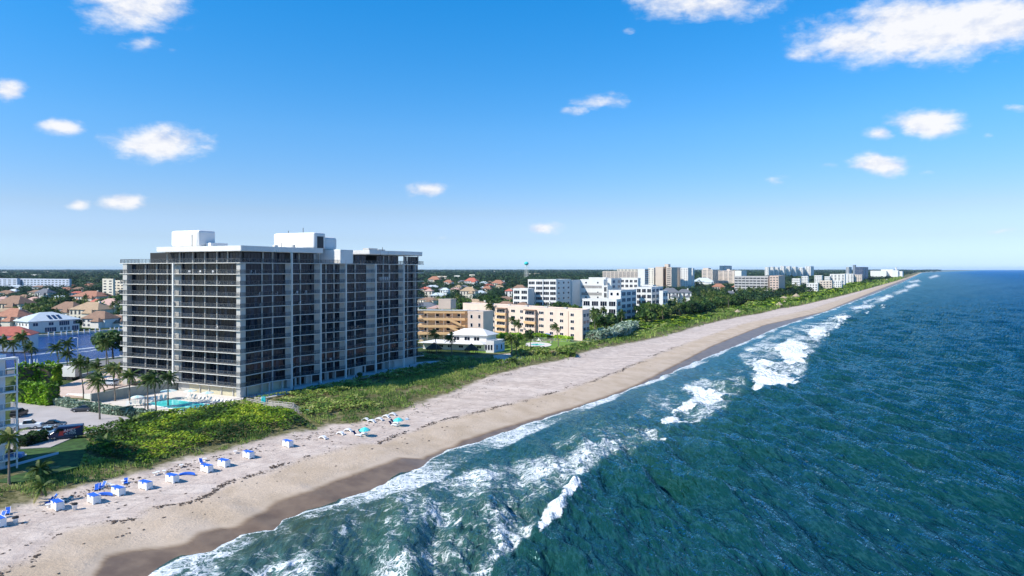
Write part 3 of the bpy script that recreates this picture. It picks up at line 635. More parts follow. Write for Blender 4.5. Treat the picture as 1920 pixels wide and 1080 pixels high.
for (u, v, z, h) in [(34, 12, 45.4, 1.6), (35, 19, 45.4, .9), (1.0, 19, 40.3, 3.2), (31.2, 18, 40.3, 2.0), (59, 2, 40.3, 1.2)]:
    MB(tf).box(u, u+.12, v, v+.12, z, z+h).build('antenna', M_FRAME, tower)
# ground floor
gf = [(upx(476), 1.2), (upx(502), 2.4), (upx(524), 2.4), (upx(549), 2.0)]
MB(tf).box(1.3, 2.0, 1.92, vpx(347), .01, 2.55).build('ground_floor_wall', M_BEIGE, tower)
for p in (430, 408, 385, 368): col(1.05, 1.35, vpx(p)-.12, vpx(p)+.12, 0, 2.55)
MB(tf).box(1.4, 3.0, vpx(346), vpx(326), .01, 2.55).build('ground_floor_wall', M_TOWER, tower)
MB(tf).box(2.3, upx(545), 2.3, 4, .01, 2.55).build('ground_floor_wall', M_BEIGE, tower)
MB(tf).box(upx(745), UE-.5, 1.2, 3, .01, 2.55).build('ground_floor_wall', M_TOWER, tower)
for a, b in ((549, 560), (585, 596), (672, 690), (735, 745)): MB(tf).box(upx(a), upx(b), 2.2, 3, .01, 2.55).build('ground_floor_wall', M_TOWER, tower)
for p in (472, 513, 537, 562, 591, 622, 636, 662, 674, 692, 713, 728): col(upx(p)-.18, upx(p)+.18, 1.4, 1.8, 0, 2.55)
tw_rail = []
# painters' hanging platform on the ocean side
hp = empty('hanging_platform', Vector((TX, TY, TZ))+Vector(tf(upx(714), -1.4, 30.3)), 'workmen\'s hanging platform on ropes against the ocean side of the dark tower', 'platform')
MB().box(-2.2, 2.2, -.35, .35, 0, .12).build('deck', M_WOODG, hp).rotation_euler = (0, 0, R(60))
g = MB()
for x in (-2.2, -1.1, 0, 1.1, 2.2):
    for y in (-.35, .35): g.box(x-.03, x+.03, y-.03, y+.03, .1, 1.1)
for y in (-.35, .35): g.box(-2.2, 2.2, y-.03, y+.03, 1.05, 1.13); g.box(-2.2, 2.2, y-.03, y+.03, .5, .56)
g.build('rail', M_PLWHITE, hp).rotation_euler = (0, 0, R(60))
for x in (-2, 2):
    o = MB().box(x-.02, x+.02, -.02, .02, 1.1, 9.8).build('rope', M_FRAME, hp); o.rotation_euler = (0, 0, R(60))
# a few sets of patio chairs on balconies
chair_p = []
for j, (px, k, side) in enumerate([(348,10,'L'),(368,10,'L'),(392,10,'L'),(478,10,'O'),(486,10,'O'),(404,9,'L'),(494,8,'O'),(527,8,'O'),(565,8,'O'),(582,8,'O'),(495,7,'O'),(318,7,'L'),(400,5,'L'),(570,7,'O'),(690,6,'O'),(750,4,'O'),(640,5,'O'),(628,1,'O')]):
    p = tf(1.0, vpx(px), ZS[k]) if side == 'L' else tf(upx(px), 1.0+.7, ZS[k])
    chair_p.append((Vector((TX, TY, TZ))+Vector(p), k, side))
def patio_chair(loc, label, rz):
    c = empty('patio_chair', loc, label, 'chair', 'patio chairs on the tower balconies', rz)
    MB().box(-.28, .28, -.28, .28, .38, .45).build('seat', M_PLWHITE, c)
    MB().box(-.28, .28, .24, .30, .45, .95).build('backrest', M_PLWHITE, c)
    for x in (-.26, .22):
        for y in (-.26, .22): MB().box(x, x+.05, y, y+.05, 0, .38).build('leg', M_PLWHITE, c)
    return c
FL = ['first','second','third','fourth','fifth','sixth','seventh','eighth','ninth','tenth','eleventh','twelfth']
for i, (p, k, side) in enumerate(chair_p):
    patio_chair(p, 'white patio chair on the %s floor balcony, %s side of the dark tower' % (FL[k], 'pool' if side == 'L' else 'ocean'), rg.uniform(-1, 1)-.8)

# ---------------------------------------------------------------- terrace walk, pool deck, pool
def slab(name, pts, z, th, mt, label=None, kind='structure', parent=None):
    o = MB().prism([(p[0], p[1]) for p in pts][::-1] if area(pts) < 0 else [(p[0], p[1]) for p in pts], z-th, z).build(name, mt, parent)
    if label: tag(o, label, kind=kind)
    return o
def area(p): return sum(p[i][0]*p[(i+1) % len(p)][1]-p[(i+1) % len(p)][0]*p[i][1] for i in range(len(p)))/2
def tw(u, v): q = tf(u, v, 0); return (TX+q[0], TY+q[1])
slab('walkway', [tw(3, -5.4), tw(upx(810, -4.5), -4.6), tw(ULAST+9, -4.6), tw(ULAST+9, -2.5), tw(ULAST+.5, 3), tw(ULAST+.5, 6), tw(2, 6)], 4.03, 1.2, M_PAVE, 'grey walkway along the ocean side of the tower')
dk = [at(452, 752, 4.2), at(478, 748, 4.2), at(440, 757, 4.2), at(345, 775, 4.2), at(300, 778, 4.2), at(262, 767, 4.2), at(205, 757, 4.2), at(180, 752, 4.2), tw(-2, 44), tw(1.2, 44), tw(1.2, 0)]
deck = slab('pool_deck', dk, 4.16, 1.6, M_DECK, 'pale concrete pool deck in front of the tower')
pool = [at(272, 757, 4.2), at(348, 770, 4.2), at(402, 759.5, 4.2), at(323, 749, 4.2)]
pe = empty('swimming_pool', (at(340, 760, 4.2)), 'turquoise swimming pool on the pale deck in front of the dark tower', 'pool')
pl = [(p.x-pe.location.x, p.y-pe.location.y) for p in pool]; pl = pl if area(pl) > 0 else pl[::-1]
c0 = Vector((sum(p[0] for p in pl)/4, sum(p[1] for p in pl)/4))
MB().prism([(c0.x+(x-c0.x)*1.06, c0.y+(y-c0.y)*1.06) for x, y in pl], -.06, .03).build('coping', M_PLWHITE, pe)
MB().prism([(c0.x+(x-c0.x)*1.0, c0.y+(y-c0.y)*1.0) for x, y in pl], -.02, .05).build('water', M_POOLW, pe)
def wall_run(name, pts, h, th, mt, label, cat='wall', group=None, base=None):
    o = MB(); P = [Vector(p) for p in pts]
    c = P[0].copy()
    for a, b in zip(P, P[1:]):
        d = (b-a); d.z = 0; L = d.length; d.normalize(); n = Vector((-d.y, d.x, 0))*th/2; e = d*(th/2)
        q = [a-n-e, b-n+e, b+n+e, a+n-e]; zz = [a.z, b.z, b.z, a.z]
        vs = [(p.x, p.y, (base if base is not None else z-h)) for p, z in zip(q, zz)]+[(p.x, p.y, z) for p, z in zip(q, zz)]
        o.add([(x-c.x, y-c.y, z) for x, y, z in vs], [(3,2,1,0),(4,5,6,7),(0,1,5,4),(1,2,6,5),(2,3,7,6),(3,0,4,7)])
    b = o.build(name, mt); b.location = (c.x, c.y, 0)
    return tag(b, label, cat, group)
wall_run('low_wall', [at(96, 744, 4.9), at(206, 757, 4.9), at(262, 767, 4.9), at(302, 777, 4.9)], 2.0, .6, M_STUC, 'low cream garden wall between silver hedge and pool deck')
wall_run('retaining_wall', [at(172, 738, 6.6), at(235, 727, 6.8), at(300, 717, 6.8), at(338, 712, 6.8)], 3.5, .5, mat('green grey wall', (.36,.37,.32), .9, .08, .3, streak=.3), 'tall grey green retaining wall behind the pool palms')
wall_run('ramp_wall', [at(110, 706, 4.8), at(150, 702, 5.0), at(200, 690, 5.2)], 2.4, .5, M_WHITE, 'white street side wall left of the tower')
wall_run('garden_wall', [at(104, 752, 3.9), at(116, 746, 4.3), at(128, 738, 4.6), at(172, 738, 5.5)], 2.4, .5, M_WHITE, 'white corner wall beside the clipped hedge')
M_DRIVE = M_PINKP
slab('driveway', [at(172, 744, 4.5), at(200, 728, 4.8), at(336, 700, 4.8), at(260, 688, 4.8), at(180, 700, 4.6), at(100, 730, 4.2), at(112, 744, 4.2)], 4.5, .8, M_DRIVE, 'pink paved driveway left of the tower')
slab('street', [xy(60, -168), xy(900, -168), xy(900, -182), xy(60, -182)], 2.6+1.25, .9, M_ROAD, 'grey coastal street behind the tower')
slab('parking_lot', [at(20, 753, 4.1), at(100, 757, 4.1), at(180, 770, 4.1), at(262, 782, 4.1), at(232, 800, 4.1), at(150, 815, 4.1), at(95, 838, 4.1), at(20, 842, 4.1)], 4.1, 1.2, M_ASPH, 'pale parking lot left of the sea grape thicket')
slab('lawn', [at(95, 838, 4.0), at(150, 813, 4.0), at(170, 830, 4.0), at(150, 875, 3.9), at(40, 905, 3.9), at(-60, 905, 3.9), at(-60, 850, 4.0)], 3.98, 1.2, mat('lawn', (.035,.085,.018), .95, .45, .8), 'lawn darkened by painted shade beside the left building')  # shadow of the left building darkened into the grass colour
slab('path', [at(-40, 888, 4.05), at(0, 876, 4.05), at(60, 860, 4.05), at(110, 847, 4.05), at(110, 851, 4.05), at(60, 864, 4.05), at(0, 881, 4.05), at(-40, 893, 4.05)], 4.07, .6, M_PAVE, 'narrow concrete path over the lawn')
slab('path', [at(-40, 868, 4.05), at(0, 862, 4.05), at(50, 851, 4.05), at(50, 854, 4.05), at(0, 866, 4.05), at(-40, 872, 4.05)], 4.07, .6, M_PAVE, 'short concrete path at the left building')
# pool fence along the dune side
def fence(pts, z, h, label, name='metal_fence', m=M_PLWHITE, n_per=1.6, group=None):
    P = [Vector((p[0], p[1], z)) for p in pts]; c = P[0]
    e = empty(name, c, label, 'fence', group); rails = MB()
    for a, b in zip(P, P[1:]):
        L = (b-a).length; n = max(1, int(L/n_per)); d = (b-a)/n; nr = Vector((-d.y, d.x, 0)).normalized()*.03
        for i in range(n+1):
            p = a+d*i-c; MB().box(p.x-.05, p.x+.05, p.y-.05, p.y+.05, 0, h).build('post', m, e)
        for zz in (h-.08, h*.55, .15):
            q = [a-c-nr, b-c-nr, b-c+nr, a-c+nr]
            rails.add([(v.x, v.y, zz) for v in q]+[(v.x, v.y, zz+.07) for v in q], [(3,2,1,0),(4,5,6,7),(0,1,5,4),(1,2,6,5),(2,3,7,6),(3,0,4,7)])
    rails.build('rail', m, e); return e
fence([at(302, 777, 4.2), at(346, 774, 4.2), at(440, 756.5, 4.2), at(476, 749, 4.2)], 4.17, 1.15, 'grey metal fence between the pool deck and the dune', m=M_RAIL)
fence([at(468, 750, 4.1), at(495, 745, 4.1)], 4.1, 1.2, 'dark metal gate fence at the tower corner by the boardwalk', m=M_BLACK)
fence([tw(upx(545), -4.4), tw(upx(600), -4.4)], 4.03, .01, 'x') if False else None
# boardwalk and stairs to the beach
bw = empty('boardwalk', at(500, 757, 4.2), 'weathered timber boardwalk and stairs leading from the tower to the beach', 'boardwalk')
def seg_strip(mb, a, b, wd, th, mi=0):
    d = b-a; n = Vector((-d.y, d.x, 0)).normalized()*wd/2; o_ = bw.location
    q = [a-n-o_, b-n-o_, b+n-o_, a+n-o_]
    mb.add([(v.x, v.y, v.z-th) for v in q]+[tuple(v) for v in q], [(3,2,1,0),(4,5,6,7),(0,1,5,4),(1,2,6,5),(2,3,7,6),(3,0,4,7)], mi)
A0, A1, A2, A3 = at(470, 753, 4.5), at(503, 761, 4.7), at(546, 765, 4.7), at(567, 778, 3.0)
mb = MB(); seg_strip(mb, A0, A1, 2.2, .2); seg_strip(mb, A1, A2, 2.0, .2); mb.build('deck', M_WOODG, bw)
st_ = MB()
for i in range(9):
    a = A2.lerp(A3, i/9); b = A2.lerp(A3, (i+.85)/9); b.z = a.z; seg_strip(st_, a, b, 1.6, .08)
st_.build('steps', M_WOODG, bw)
for sd in (-1, 1):
    rl = MB()
    for a, b, n in ((A0, A1, 4), (A1, A2, 6), (A2, A3, 4)):
        d = b-a; nn = Vector((-d.y, d.x, 0)).normalized()*(sd*1.0)
        for k in range(n+1):
            p = a.lerp(b, k/n)+nn-bw.location; rl.box(p.x-.06, p.x+.06, p.y-.06, p.y+.06, p.z-1.2, p.z+1.05)
        for hh in (1.0, .62, .3): seg_strip(rl, a+nn+Vector((0,0,hh+.06)), b+nn+Vector((0,0,hh+.06)), .07, .1)
    rl.build('handrail', mat('pale timber', (.50,.46,.41), .9, .1, 1), bw)
# ---------------------------------------------------------------- other buildings
DL = Vector((-.852, .40, 0)).normalized(); DR = Vector((.523, .852, 0))
def ray_solve(c, d, px):
    r = (px-960)/F; return (r*c.y-c.x)/(d.x-r*d.y)
class Bld:
    def __init__(s, name, label, cat, pxC, Y, zg, group=None):
        s.c = atY(pxC, Y, zg); s.e = empty(name, s.c, label, cat, group); s.nw = 0
    def block(s, pxL, pxC, pxR, ytop, Y, mt=None, dL=DL, dR=DR, win=None, zb=None, roofm=None, parapet=.6, seed=0, fh=3.1, roofh=0, rows=None, nm='wall'):
        """a block whose near corner is at (pxC, Y); its left face runs to column pxL, right face to pxR"""
        c = atY(pxC, Y, 0); L = max(.5, ray_solve(c, dL, pxL)); Rr = max(.5, ray_solve(c, dR, pxR)) if pxR > pxC else 10
        o = c-Vector((s.c.x, s.c.y, 0)); zt = zat(ytop, Y)-s.c.z; z0 = (zb-s.c.z) if zb is not None else -1.5
        f = lambda a, b, z: (o.x+dR.x*a+dL.x*b, o.y+dR.y*a+dL.y*b, z)
        mt = mt or M_WHITE
        MB(f).box(0, Rr, 0, L, z0, zt-.02).build(nm, mt, s.e)
        pr = MB(f); t = .3
        pr.box(-.06, Rr+.06, -.06, t, zt-.5, zt+parapet); pr.box(-.06, Rr+.06, L-t, L+.06, zt-.5, zt+parapet)
        pr.box(-.06, t, t, L-t, zt-.5, zt+parapet); pr.box(Rr-t, Rr+.06, t, L-t, zt-.5, zt+parapet); pr.build('parapet', mt, s.e)
        MB(f).box(t, Rr-t, t, L-t, zt-.01, zt+.08).build('roof', roofm or M_ROOFG, s.e)
        if win:
            for face, spec in win.items():
                ln = L if face == 'L' else Rr
                cols, wfrac, hfrac, gm = spec[:4]; sk = spec[4] if len(spec) > 4 else ()
                n = rows or max(1, int((zt-max(0, z0))/fh)); fhh = (zt-max(0, z0)-.3)/n
                for r in range(n):
                    zl = zt-.45-(r+1)*fhh+fhh*(1-hfrac)*.6; zh = zl+fhh*hfrac
                    for k in range(cols):
                        if (k, r) in sk: continue
                        a = ln*(k+.5-wfrac/2)/cols; b = ln*(k+.5+wfrac/2)/cols
                        s.window(f, face, a, b, zl, zh, gm)
        return f, L, Rr, zt
    def window(s, f, face, a, b, z0, z1, gm=None, out=.05, big=None):
        gm = gm or M_GLASS; mb = MB(f) if s.nw < 98 else s.__dict__.setdefault('more', MB(f)); s.nw += 1
        if mb is s.__dict__.get('more'): mb.f = f
        fr = .09
        def bx(p, q, d0, d1, zl, zh, mi):
            if face == 'L': mb.box(-d1, -d0, p, q, zl, zh, mi)
            else: mb.box(p, q, -d1, -d0, zl, zh, mi)
        n = max(1, round((b-a)/1.3)); w_ = (b-a)/n
        for i in range(n): bx(a+i*w_+.05, a+(i+1)*w_-.05, -.12, out, z0+.06, z1-.06, 0)
        bx(a, b, -.1, out+.05, z0-.02, z0+.06, 1); bx(a, b, -.1, out+.05, z1-.06, z1+.02, 1)
        for i in range(n+1): bx(a+i*w_-.05, a+i*w_+.05, -.1, out+.04, z0, z1, 1)
        if mb is not s.__dict__.get('more'): mb.build('window', [gm, M_PLWHITE], s.e)
    def done(s):
        if 'more' in s.__dict__: s.more.build('window', [M_GLASS, M_PLWHITE], s.e)['kind'] = 'stuff'
# peach condominium, street wing
DP = Vector((-.67, .74, 0)).normalized(); DPR = Vector((.45, .90, 0)).normalized()
pc = Bld('peach_condominium', 'long four storey peach condominium with ochre stacked balconies', 'apartment building', 1092, 325, 3.4)
f, L, Rr, zt = pc.block(868, 1092, 1105, 583, 325, M_PEACH, DP, DPR, zb=2.5, roofm=M_ROOFG, parapet=.5)
def bpx(px, Y0=325, c=None): return ray_solve(atY(1092, 325), DP, px)
FH = 3.28
for r in range(4):
    z1 = zt-1.45-r*FH-.0; z0 = z1-1.45
    for px, wdt in ((1073, 2.3), (1053, 2.3), (1034, 2.3), (1015, 3.4), (978, 2.2), (962, 3.2), (925, 2.2)):
        b = bpx(px); pc.window(f, 'L', b-wdt/2, b+wdt/2, z0, z1, M_GLASS)
    for a in (1.2, 5.5): pc.window(f, 'R', a, min(a+3.2, Rr-.3), z0-.3, z1, M_GLASS)
for px0, px1 in ((985, 1006), (932, 951)):
    b1, b0 = bpx(px0), bpx(px1)
    for r in range(4):
        zf = zt-1.2-(r+1)*FH+.55
        MB(f).box(-2.2, 0, b0, b1, zf-.9, zf+.35).build('balcony', M_ORANGE if (px0 == 932 or r % 2) else M_PEACH, pc.e)
        MB(f).box(-2.1, -.3, b0+.1, b0+.35, zf+.36, zf+FH-.92).build('balcony_wall', M_PEACH, pc.e)
        pc.window(f, 'L', b0+.5, b1-.3, zf+.36, zf+1.95, M_GLASS, out=.9)
    MB(f).box(-2.4, 0, b0-.2, b1+.2, zt-1.3, zt-.9).build('balcony', M_BROWN, pc.e)
MB(f).box(-.12, 0, bpx(1066), bpx(1066)+.15, 0, zt-.6).build('drainpipe', M_BROWN, pc.e)
for k in range(5): MB(f).box(3+1.1*(k % 2), 5, 12+k*14, 14+k*14, zt+.09, zt+1.0).build('rooftop_unit', M_TOWER, pc.e)
pc.done()
# walkway wing
wk_ = Bld('walkway_apartments', 'peach apartment wing with ochre open walkways and diagonal outside stairs', 'apartment building', 906, 306, 3.4)
D1 = Vector((-.99, .09, 0)).normalized()
f, L, Rr, zt = wk_.block(877, 906, 925, 585, 306, M_PEACH, Vector((-.97,.24,0)), DPR, parapet=.3, win={'L': (2, .28, .45, M_GLASS)}, rows=4, zb=2.5)
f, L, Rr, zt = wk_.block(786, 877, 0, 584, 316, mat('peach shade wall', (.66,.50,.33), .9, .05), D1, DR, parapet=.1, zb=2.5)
for r in range(4):
    zf = zt-.2-r*3.3
    MB(f).box(-2.3, 0, 0, L, zf-.6, zf+.55).build('walkway_band', M_ORANGE, wk_.e)
    for q in np.arange(2, L, 3.9): MB(f).box(-2.2, -2.0, q, q+.2, zf-2.8, zf-.6).build('post', M_PEACH, wk_.e)
    for q in np.arange(3, L-2, 5.2): wk_.window(f, 'L', q, q+1.8, zf-2.1, zf-.9, M_GLASS)
MB(f).box(-2.6, .5, -1, L, zt+.56, zt+.75).build('roof', M_WHITE, wk_.e)
sr = MB(f)
for (b0, b1, zb_) in ((8, 1, zt-3.5), (8, 1, zt-6.8)):
    sr.add([(-3.6, b0, zb_), (-3.6, b1, zb_-3.2), (-3.6, b1, zb_-2.1), (-3.6, b0, zb_+1.1), (-3.3, b0, zb_), (-3.3, b1, zb_-3.2), (-3.3, b1, zb_-2.1), (-3.3, b0, zb_+1.1)], [(0,1,2,3),(7,6,5,4),(0,4,5,1),(3,2,6,7),(0,3,7,4),(1,5,6,2)])
sr.build('staircase', M_ORANGE, wk_.e)
wk_.block(822, 845, 855, 561, 345, M_PEACH, D1, DR, parapet=.1, zb=18, nm='rooftop_block')
wk_.done()
# house with hip roof
def hip(mb, x0, x1, y0, y1, z0, h, m=0, oh=.6, th=.18):
    x0 -= oh; x1 += oh; y0 -= oh; y1 += oh; W, Dp = x1-x0, y1-y0; i = min(W, Dp)/2
    if W >= Dp: r0, r1 = (x0+i, (y0+y1)/2), (x1-i, (y0+y1)/2)
    else: r0, r1 = ((x0+x1)/2, y0+i), ((x0+x1)/2, y1-i)
    v = [(x0,y0,z0),(x1,y0,z0),(x1,y1,z0),(x0,y1,z0),(x0,y0,z0+th),(x1,y0,z0+th),(x1,y1,z0+th),(x0,y1,z0+th),(*r0,z0+h),(*r1,z0+h)]
    fs = [(3,2,1,0),(0,1,5,4),(1,2,6,5),(2,3,7,6),(3,0,4,7)]
    fs += [(4,5,9,8),(5,6,9),(6,7,8,9),(7,4,8)] if W >= Dp else [(4,5,8),(5,6,9,8),(6,7,9),(7,4,8,9)]
    mb.add(v, fs, m)
def house(px0, px1, ye, yr, yb, roof, wall=None, label='', rz=None, name='house', group=None, dep=.62, zg=2.2, wins=True, chimney=False, Yover=None, gm=None, wing=True):
    Y = Yover or F*(CZ-zg)/(yb-HY); c = atY((px0+px1)/2, Y, zg); W = (px1-px0)/F*Y; Dp = max(7, W*dep)
    ze = max(3.0, zat(ye, Y)-zg); h = max(1.4, zat(yr, Y)-zg-ze)
    h = min(h, Dp*.42)
    rz = R(-12) if rz is None else rz
    e = empty(name, (c.x, c.y+Dp/2, zg), label, 'house', group, rz=rz)
    wall = wall or M_STUC
    b = MB().box(-W/2, W/2, -Dp/2, Dp/2, -1, ze); b.build('wall', wall, e)
    r_ = MB(); hip(r_, -W/2, W/2, -Dp/2, Dp/2, ze+.01, h)
    ro = r_.build('roof', roof, e)
    if wing and W > 11:
        MB().box(W*.08, W*.42, -Dp/2-3.2, -Dp/2+1, -1, ze*.72).build('wall', wall, e)
        r2 = MB(); hip(r2, W*.08, W*.42, -Dp/2-3.2, -Dp/2+1.5, ze*.72+.01, h*.55); r2.build('roof', roof, e)
    if chimney: MB().box(W*.2, W*.2+1.1, -.6, .6, ze+.2, ze+h+.7).build('chimney', wall, ro)
    if wins:
        fl = 2 if ze > 5.2 else 1; n = max(2, int(W/3.4)); hh = (ze)/fl
        for r in range(fl):
            for k in range(n):
                x = -W/2+W*(k+.5)/n; wm = MB()
                if wing and W > 11 and W*.02 < x < W*.48 and r == 0: continue
                wm.box(x-.75, x+.75, -Dp/2-.06, -Dp/2+.1, r*hh+.7, r*hh+hh-.55, 0)
                for q in (-.82, -.03, .74): wm.box(x+q, x+q+.07, -Dp/2-.10, -Dp/2, r*hh+.65, r*hh+hh-.5, 1)
                wm.build('window', [gm or M_GLASS, M_PLWHITE], e)
    return e
RM = {'terracotta': M_TERRA, 'brown': M_BROWN, 'tan': M_TAN, 'pink': M_PINK, 'grey': M_GREYR, 'white': M_METAL, 'red': M_RED}
HOUSES = [  # px0, px1, eave row, ridge row, base row, roof, wall, label
 (-15,44,594,574,622,'terracotta',M_STUC,'house with orange brown hip roof at the left edge beyond the canal'),
 (-12,46,570,552,590,'brown',M_STUC,'wide brown roofed house at the left edge, behind the orange roofed house'),
 (93,146,580,564,600,'brown',M_WHITE,'brown hip roofed villa just behind the pale metal roof'),
 (128,196,581,567,603,'tan',M_STUC,'tan hip roofed villa between the metal roofed house and the tower'),
 (152,206,598,581,614,'brown',M_WHITE,'white walled villa with dark brown roof beside the canal dock'),
 (190,236,603,588,612,'brown',M_WHITE,'white waterfront villa with long dark windows partly behind the tower'),
 (128,150,566,558,576,'terracotta',M_WHITE,'small bright orange roofed house in the trees'),
 (166,190,567,560,578,'red',M_STUC,'small red orange roofed house left of the pink roof'),
 (180,222,570,560,584,'pink',M_STUC,'house with pink roof just left of the tower'),
 (64,94,549,541,562,'grey',M_WHITE,'white house with blue grey roof among dark trees'),
 (16,46,576,566,590,'tan',M_STUC,'house with tan roof below the wide brown roof'),
 (46,74,563,557,574,'pink',M_WHITE,'low house with faded pink roof left of the palms'),
 (130,192,556,546,568,'terracotta',M_STUC,'long salmon roofed house behind the orange roofs'),
 (-40,40,630,614,655,'red',M_WHITE,'house with bright red roof at the near canal side on the left'),
 (803,826,524,517,532,'terracotta',M_STUC,'orange roofed house right of the tower top floors'),
 (832,849,529,524,536,'terracotta',M_WHITE,'small orange roofed house in the dark trees'),
 (872,896,527,520,535,'red',M_WHITE,'white house with bright orange roof amid trees'),
 (922,946,531,525,540,'terracotta',M_STUC,'dull orange roofed house left of the white condominiums'),
 (864,894,546,538,561,'tan',M_STUC,'mansion with tall columns and tan roof by the canal'),
 (797,812,546,539,560,'pink',M_STUC,'pinkish house at the right edge of the tower'),
 (826,842,544,538,556,'white',M_WHITE,'small white roofed house between palms'),
 (948,962,546,539,560,'red',M_WHITE,'red roofed house touching the low white condominium'),
 (962,988,541,528,552,'brown',M_WHITE,'house with steep brown roof left behind the white condominiums'),
 (932,966,574,561,600,'brown',M_STUC,'villa with brown roof and white chimney behind the peach condominium'),
 (888,916,573,564,600,'brown',M_STUC,'grey brown roofed house behind the walkway apartments'),
 (966,994,575,566,600,'brown',M_STUC,'brown roofed villa in front of the low white condominium'),
 (1241,1276,549,537,575,'grey',M_WHITE,'large house with slate grey roof right of the white condominiums'),
 (1272,1298,549,540,575,'grey',M_WHITE,'smaller slate grey roofed wing with a white chimney'),
 (1338,1361,538,531,548,'terracotta',M_STUC,'orange roofed house in the trees before the mid rise blocks'),
 (1372,1397,541,533,549,'terracotta',M_STUC,'second orange roofed house to the right among palms'),
 (1362,1380,550,543,560,'grey',M_WHITE,'white house with pale grey roof and round tower'),
 (1302,1341,528,521,533,'white',M_WHITE,'long white roofed clubhouse in front of the mid rise blocks'),
 (852,866,538,533,546,'tan',M_WHITE,'tan roofed house behind the mansion trees'),
 (905,922,541,535,551,'terracotta',M_STUC,'terracotta roofed house between dark trees left of the white condominiums'),
]
house_boxes = []; MC_ = mat('sand stucco', (.58,.50,.40), .85, .06, .4)
for i, (a, b, ye, yr, yb, rf, wl, lb) in enumerate(HOUSES):
    yv = None
    e = house(a, b, ye, yr, yb, RM[rf], wl, lb, rz=R(-16) if i not in (13,) else R(20), group='villas beyond the canal' if b < 1000 else 'villas among the beach palms', chimney=(i % 3 == 0), gm=M_GLASSB if i in (4, 5) else None, dep=.62)
    house_boxes.append((a, b, e.location.y, yb))
mh = empty('house', atY(54, 380, 2.2), 'big white two storey house with pale metal hip roof on the canal bank', 'house', 'villas beyond the canal', rz=math.atan2(CN[1], CN[0]))
MB().box(-20, 0, 0, 26.5, -1, 6.4).build('wall', M_WHITE, mh); MB().box(-27, -20, 3, 20, -1, 3.2).build('wall', M_WHITE, mh)
r_ = MB(); hip(r_, -20, 0, 0, 26.5, 6.41, 4.6, oh=.9); ro = r_.build('roof', M_METAL, mh)
for y in (11, 13.5, 16): MB(lambda a, b, c: (-a*2.1-.5, b, 7.1+a*1.0+c)).box(0, 2.2, y, y+1.6, 0, .12).build('solar_panel', M_GLASSB, ro)
for (a, b, z0, z1) in [(2,4.6,3.9,5.6),(10,12.6,3.9,5.6),(15.5,21,3.5,5.9),(23,25,3.9,5.7),(8,14,.2,2.7),(16,17.4,.6,2.5),(18,19.4,.6,2.5),(20,21.2,.6,2.5),(22.4,26,.2,2.9)]:
    wm = MB(); wm.box(-.1, .06, a, b, z0, z1, 0); n_ = max(2, int((b-a)/1.1))
    for q in range(n_+1): yy = a+(b-a)*q/n_; wm.box(-.05, .10, yy-.05, yy+.05, z0-.05, z1+.05, 1)
    wm.build('window', [M_GLASSB, M_PLWHITE], mh)
for x in (-18, -14.5, -11, -7.5, -3.5): MB().box(x, x+1.1, -.06, .1, 4.0, 5.4).build('window', M_GLASS, mh)
house_boxes.append((22, 152, 390, 626))
hr = random.Random(21); nh = 0
for _ in range(4000):
    if nh > 46: break
    zn = nh % 4
    px = hr.uniform(-10, 205) if zn < 2 else (hr.uniform(795, 958) if zn < 4 else hr.uniform(1290, 1375)); Yh = 470*(1700/470.)**hr.random() if zn < 4 else hr.uniform(480, 800)
    yb = HY+F*(CZ-2.2)/Yh; wp = hr.uniform(14, 22)*F/Yh; a, b = px-wp/2, px+wp/2
    if any(a-3 < q1 and q0 < b+3 and abs(Yh-hy) < 34+Yh*.03 for q0, q1, hy, _b in house_boxes): continue
    if zn >= 2 and Yh < 520 and zn < 4: continue
    s_h, t_h = st((px-960)/F*Yh, Yh)
    if t_h > CANAL[0]-12 and s_h < CEND+20 or t_h > -95: continue
    rf = hr.choice(['terracotta','terracotta','tan','brown','brown','pink','grey','white','red']); wl = hr.choice([M_STUC, M_WHITE, MC_])
    hh_ = hr.uniform(4, 6.8); e = house(a, b, HY+F*(CZ-2.2-hh_)/Yh, HY+F*(CZ-2.2-hh_-hr.uniform(2.2, 3.6))/Yh, yb, RM[rf], wl, '%s roofed house among the trees, %s' % (rf, ['left of the tower','left of the tower','right of the tower','right of the tower','near the far beach palms'][zn]), rz=R(hr.uniform(-40, 20)), group='houses scattered in the suburb, %s roofs' % rf, chimney=hr.random() < .3, wins=Yh < 1000)
    house_boxes.append((a, b, e.location.y, yb)); nh += 1
# white low beach house with hip roof
bh_ = Bld('beach_house', 'white and pale blue beach house with white hip roof and blue terrace block', 'house', 912, 286, 4.0)
MW = M_WHITE
D2 = Vector((-.96, .28, 0)).normalized()
f, L, Rr, zt = bh_.block(845, 912, 930, 629, 288, MW, D2, DR, parapet=-.3, zb=3)
v0 = MB(f); hip(v0, 0, Rr, 0, L, zt-.1, 2.6, oh=1.0); v0.build('roof', M_WHITE, bh_.e)
for q in (4.5, 9, 14): bh_.window(f, 'L', q*.95-1.2, q*.95+1.3, zt-2.4, zt-.8, M_GLASS)
f2, L2, R2, z2 = bh_.block(793, 911, 0, 645, 284, MW, D2, DR, parapet=-.3, zb=3)
v0 = MB(f2); hip(v0, -2.5, 6, 0, L2, z2-.1, 1.2, oh=.4); v0.build('roof', M_WHITE, bh_.e)
for q in (3, 6, 11, 16, 20): bh_.window(f2, 'L', q-1, q+1, 1, z2-.9, M_GLASS)
f3, L3, R3, z3 = bh_.block(911, 926, 946, 643, 278, M_WHITE, D2, DR, parapet=.9, zb=3)
MB(f3).box(.3, R3-.3, -.07, -.01, .2, z3-.6).build('wall', M_BLUEW, bh_.e)
for a in (.6, 2.1, 3.6): bh_.window(f3, 'L', a*.8, a*.8+.9, 1.0, z3-.8, M_GLASS)
